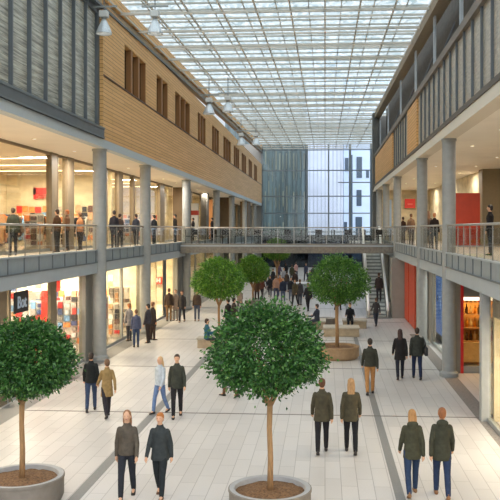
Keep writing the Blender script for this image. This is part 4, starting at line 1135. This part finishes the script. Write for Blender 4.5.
# tall window displays standing just inside the ground-floor glass
def display_stand(label, x, y, w_, h_, rot, weights, seed):
    random.seed(seed)
    t = thing('display_stand', label, 'display', (x, y, 0), rot)
    MB().box(-w_ / 2, w_ / 2, -.02, .03, 0.0, h_).build('back_board', M_white2, t)
    MB().box(-w_ / 2 - .03, w_ / 2 + .03, -.25, .25, 0, .08).build('base', M_rail, t)
    nx, nz = max(2, int(w_ / .25)), int(h_ / .27)
    for i in range(nx):
        for j in range(nz):
            if random.random() < .95:
                c, nm = random.choices(pal, weights)[0]
                a = -w_ / 2 + (i + .5) * w_ / nx; z_ = .2 + (j + .5) * (h_ - .25) / nz
                s1, s2 = random.uniform(.07, .12), random.uniform(.07, .13)
                MB().box(a - s1, a + s1, -.14, -.02, z_ - s2, z_ + s2).build('goods_box', mat('print_' + nm.replace(' ', '_'), c, .6, var=.35, scale=9), t)
    return t

display_stand('tall white display stand with red and white boxes in the ground-floor corner shop window', -10.35, 29.6, 1.5, 2.5, 0.15, [10, 8, 3, 3, 3, 3, 3, 1, 1], 3)
display_stand('white display stand with red boxes standing deeper inside the ground-floor corner shop', -11.9, 31.2, 1.8, 2.7, 0, [10, 8, 3, 3, 3, 3, 3, 1, 1], 13)
display_stand('short red and white display stand at the first ground-floor window by the black sign', -10.2, 26.6, 1.0, 2.0, 0.1, [9, 8, 3, 3, 4, 3, 3, 1, 1], 14)
display_stand('wide display stand crowded with boxes right behind the pilaster of the corner shop', -10.5, 32.6, 1.6, 2.7, 0, [9, 9, 4, 4, 3, 4, 3, 1, 1], 4)
display_stand('display stand of mixed boxes just inside the second shop window, first from the column', -10.25, 35.3, 1.1, 2.2, 0, [7, 9, 2, 4, 4, 1, 3, 2, 2], 5)
display_stand('low display stand of mixed boxes in the second shop window, past the taller one', -10.3, 37.4, 1.2, 1.7, 0.1, [6, 7, 2, 4, 5, 1, 4, 4, 3], 6)
for i, (x_, y_, w_, lb) in enumerate(((-12.0, 27.5, .9, 'first seen from the picture edge'), (-13.2, 30.5, 1.3, 'partly behind a coat rack'), (-12.1, 32.6, .8, 'close to the thick pillar'), (-14.6, 34, 1.4, 'deep in the shop'), (-12.2, 36.6, .9, 'just past the second thick pillar'), (-13.4, 39.5, 1.4, 'farthest in the shop'))):
    o = display_stand('waist-high goods stand in the upper corner shop, ' + lb, x_, y_, w_, 1.55, random.uniform(-.2, .2), [1, 2, 2, 5, 8, 1, 5, 6, 7], 20 + i); o.location.z = GF
for i, (x_, y_, w_, lb) in enumerate(((-12.0, 46.5, 1.0, 'nearest to the second column'), (-12.3, 51, 1.1, 'nearest to the third column'), (-13.6, 47.5, 1.3, 'in the middle of the shop'))):
    o = display_stand('waist-high goods stand in the second upper shop, ' + lb, x_, y_, w_, 1.55, random.uniform(-.2, .2), [1, 2, 2, 5, 8, 1, 5, 6, 7], 40 + i); o.location.z = GF
display_stand('narrow brown and grey display stand deep in the second shop window', -10.3, 39.6, 1.0, 2.3, 0, [1, 3, 1, 4, 8, 0, 6, 1, 7], 8)

# clothes racks with garments
gar = {}
def garment_mesh(nm, c):
    if nm in gar: return gar[nm]
    poly = [(-.20, 0), (.20, 0), (.19, .40), (.30, .12), (.37, .17), (.24, .60), (.08, .66), (.0, .62), (-.08, .66), (-.24, .60), (-.37, .17), (-.30, .12), (-.19, .40)]
    # extruded shirt outline, hanging from its top
    me = MB().prism([(a, b - .66) for a, b in poly], -.035, .035, 'y').mesh('garment', cloth(c)); gar[nm] = me
    return me
def rack():
    t = thing('clothes_rack', 'x', 'rack')
    MB().tube([(0, -.95, 1.5), (0, .95, 1.5)], .016, 8, False).build('hanging_rail', M_rail, t)
    for q in (-.95, .95):
        MB().tube([(0, q, .05), (0, q, 1.5)], .016, 8, False).build('upright', M_rail, t)
        MB().box(-.25, .25, q - .02, q + .02, 0, .05).build('foot', M_rail, t)
    return t
r0 = rack(); firstr = [True]
def place_rack(x, y, z, where, grp, w, rot=0):
    o = r0 if firstr[0] else copy_tree(r0); firstr[0] = False
    o.location = (x, y, z); o.rotation_euler = (0, 0, rot); o['label'] = 'metal clothes rack full of garments, ' + where; o['group'] = 'racks, ' + grp
    for k in range(7):
        c, nm = random.choices(pal, w)[0]
        g = bpy.data.objects.new('garment', garment_mesh(nm, c)); COL.objects.link(g)
        q = -.78 + k * .26
        g.location = (x - math.sin(rot) * q, y + math.cos(rot) * q, z + 1.48); g.rotation_euler = (0, 0, rot + random.uniform(-.15, .15)); g.scale = (1.0, 1, random.uniform(1.1, 1.7))
        tag(g, '%s garment hanging on a rack, %s' % (nm, where), 'garment', '%s garments, %s' % (nm, grp))
wA = [3, 3, 3, 5, 6, 1, 4, 5, 6]
for (x, y) in ((-12.3, 26), (-13.6, 28), (-12.2, 30), (-13.5, 32), (-14.9, 30.5), (-12.3, 34), (-13.8, 36), (-15.2, 35), (-12.4, 38.4), (-14.2, 39), (-15.9, 41)):
    place_rack(x, y, GF, 'upstairs in the corner shop on the timber-clad side', 'upper corner shop', wA, PI / 2 * (random.random() < .5))
for (x, y) in ((-12.3, 45), (-13.3, 49), (-12.2, 53), (-14.2, 55.5)):
    place_rack(x, y, GF, 'upstairs between the second and fourth timber-side columns', 'upper second shop', wA, PI / 2 * (random.random() < .5))
for (x, y) in ((-10.6, 26.5), (-12.6, 29.0), (-12.6, 31.9)):
    place_rack(x, y, 0, 'in the ground-floor corner shop', 'corner shop', [8, 6, 3, 4, 3, 2, 3, 1, 1])
for (x, y) in ((-12.2, 36.6), (-12.8, 40.6), (-11.2, 43.4)):
    place_rack(x, y, 0, 'in the ground-floor shop between the first two columns', 'second shop', [4, 6, 2, 5, 7, 1, 4, 4, 5])
# mannequins behind the second ground-floor window
def mannequin(label, x, y, c, h=1.75):
    t = thing('mannequin', label, 'mannequin', (x, y, 0))
    b = MB()
    b.loft([(0, 0, .70, .10, .09), (0, 0, .85, .16, .11), (0, 0, 1.0, .13, .09), (0, 0, 1.25, .16, .1), (0, 0, 1.38, .17, .09), (0, 0, 1.45, .06, .05), (0, 0, 1.52, .05, .05), (0, 0, 1.62, .08, .09), (0, 0, 1.72, .06, .07), (0, 0, 1.76, .02, .02)], 16)
    for s_ in (1, -1):
        b.tube([(.09 * s_, 0, .85), (.09 * s_, 0, .45), (.09 * s_, 0, .08)], [.08, .055, .04], 8); b.tube([(.19 * s_, 0, 1.38), (.24 * s_, .02, 1.1), (.25 * s_, .08, .85)], [.05, .04, .03], 8)
    link('figure', fuse(b, .03, mat('mannequin_skin', (190, 160, 128), .5), 2), t)
    c_ = MB(); c_.loft([(0, 0, .55, .24, .17), (0, 0, .9, .2, .15), (0, 0, 1.1, .17, .13), (0, 0, 1.36, .19, .12), (0, 0, 1.44, .1, .08)], 18)
    for s_ in (1, -1): c_.tube([(.18 * s_, 0, 1.37), (.24 * s_, .02, 1.1), (.25 * s_, .07, .9)], [.07, .055, .05], 8)
    link('dress', fuse(c_, .03, cloth(c), 2), t)
    MB().loft([(0, 0, 0, .2, .2), (0, 0, .02, .2, .2)], 20).build('base', M_rail, t)
x, y, _ = at(116, 229, 40.2); mannequin('mannequin in a patterned brown coat in the second shop window, between racks', x, y, (120, 100, 84))
x, y, _ = at(126, 229, 42.6); mannequin('mannequin in a dull purple-brown dress farther inside the second shop window', x, y, (146, 124, 108))
x, y, _ = at(12, 229, 31.5)
# kiosk in the distance
kx, ky = gnd(303.5, 296)
kt = thing('kiosk_table', 'pale white counter beyond the distant crowd below the footbridge', 'counter', (kx, ky, 0))
MB().box(-1.15, 1.15, -.4, .4, .95, 1.05).build('worktop', mat('kiosk_white', (222, 226, 232), .5), kt, bevel=.01)
MB().box(-1.05, 1.05, -.3, .3, 0, .95).build('body', mat('kiosk_body', (150, 156, 164), .6), kt)
# shoulder bag
M_bag = mat('bag_black', (34, 34, 36), .5)
bt = thing('shoulder_bag', 'black shoulder bag hanging beside the person in the dark green jacket and navy trousers', 'bag', (bp.location.x + .30, bp.location.y - .04, .98))
MB().box(-.055, .055, -.16, .16, -.16, .14).build('bag_body', M_bag, bt, bevel=.03)
MB().tube([(0, -.13, .12), (-.04, -.09, .36), (-.11, 0, .50), (-.04, .09, .36), (0, .13, .12)], .012, 6, False).build('strap', M_bag, bt)

# ================================================================== LIGHTS
def area(name, loc, sx, sy, power, color, rot=(0, 0, 0)):
    l = bpy.data.lights.new(name, 'AREA'); l.shape = 'RECTANGLE'; l.size = sx; l.size_y = sy; l.energy = power; l.color = color
    o = bpy.data.objects.new(name, l); COL.objects.link(o); o.location = loc; o.rotation_euler = rot
    return o
WARM = (1.0, .88, .70); WARM2 = (1, .93, .83)
M_tube = emis('tube_light', (255, 240, 205), 5)
def strip(x0, x1, y, z, label, grp):
    t = thing('ceiling_light', label, 'light', ((x0 + x1) / 2, y, z), 0, grp); a = (x1 - x0) / 2
    MB().box(-a, a, -.12, .12, 0, .05).build('housing', mat('ring_white', (240, 235, 225)), t)
    MB().box(-a + .03, a - .03, -.09, .09, -.015, 0).build('diffuser', M_tube, t)
for y in (25, 28.5, 32, 35.5, 39):
    strip(-16.6, -12.0, y, 8.1, 'long white strip light on the ceiling of the upper corner shop', 'strip lights, upper corner shop')
for y in (46, 50, 54): strip(-16.6, -12.0, y, 8.1, 'long white strip light on the ceiling of the second upper shop', 'strip lights, second upper shop')
K = 5.0
for y in (20, 27, 34, 40): area('shop_lamp_upper', (-14.3, y, 8.0), 4, .5, 105 * K, WARM2)
for y in (46, 53): area('shop_lamp_upper', (-14.3, y, 8.0), 4, .5, 120 * K, WARM2)
for y in (62, 72, 84, 98): area('shop_lamp_upper', (-14.3, y, 8.0), 4, .8, 60 * K, WARM2)
for y in (15, 22, 27.5, 31.8): area('shop_lamp_ground', (-12.2, y, 3.5), 4, 1, 115 * K, WARM2)
for y in (35.5, 40, 43.5, 48, 52): area('shop_lamp_ground', (-12.2, y, 3.5), 4, 1, 110 * K, WARM)
for y in (58, 66, 76, 86, 98): area('shop_lamp_ground', (-12.2, y, 3.5), 4, 1, 40 * K, WARM)
for y in (14, 22, 30, 38, 46, 54, 62): area('soffit_lamp_right', (7.0, y, 8.3), 2, 1, 30 * K, WARM2)
for y in (18, 26, 34, 42, 50, 58, 70, 84): area('soffit_lamp_left', (-10.2, y, 8.3), 1.2, .6, 45 * K, WARM2)
area('shelf_lamp', (6.2, 30.2, 3.4), 2.6, .6, 34 * K, (1, .66, .3))
for y in (12, 19): area('corner_shop_lamp', (5.2, y, 2.8), .7, 2, 55 * K, WARM2)
area('corner_shop_lamp', (7.5, 18, 2.8), 2, 2, 80 * K, WARM2)
area('blue_shop_lamp', (6.8, 36, 3.4), 2, 3, 60 * K, (.8, .9, 1))
# world
w = bpy.data.worlds.new('overcast'); SC.world = w; w.use_nodes = True
nt = w.node_tree; bg = nt.nodes['Background']
tc = nt.nodes.new('ShaderNodeTexCoord'); nz = nt.nodes.new('ShaderNodeTexNoise'); nz.inputs['Scale'].default_value = 2.5; nz.inputs['Detail'].default_value = 4
rp = nt.nodes.new('ShaderNodeValToRGB'); rp.color_ramp.elements[0].color = (.62, .74, .85, 1); rp.color_ramp.elements[1].color = (.95, .98, 1, 1)
nt.links.new(tc.outputs['Generated'], nz.inputs[0]); nt.links.new(nz.outputs[0], rp.inputs[0]); nt.links.new(rp.outputs[0], bg.inputs[0])
bg.inputs[1].default_value = .9
sl = bpy.data.lights.new('sun', 'SUN'); sl.energy = 4.4; sl.angle = math.radians(110); sl.color = (.97, .98, 1)
so = bpy.data.objects.new('sun', sl); COL.objects.link(so); so.rotation_euler = (math.radians(36), math.radians(4), 0)
# camera
cam = bpy.data.cameras.new('camera'); co = bpy.data.objects.new('camera', cam); COL.objects.link(co)
cam.sensor_width = 36; cam.lens = F / 500 * 36; cam.clip_end = 600
co.location = (0, 0, EYE); co.rotation_euler = (PI / 2, 0, YAW)
cam.shift_x = (250 - PX) / 500; cam.shift_y = (PY - 250) / 500
SC.camera = co
vs_ = SC.view_settings
vs_.view_transform = 'Standard'; vs_.look = 'None'; vs_.gamma = 1; vs_.use_curve_mapping = False; vs_.exposure = 0.05
cy = SC.cycles
cy.use_denoising = True; cy.max_bounces = 7; cy.diffuse_bounces = 4; cy.transparent_max_bounces = 24; cy.glossy_bounces = 3; cy.sample_clamp_indirect = 6; cy.caustics_reflective = False; cy.caustics_refractive = False
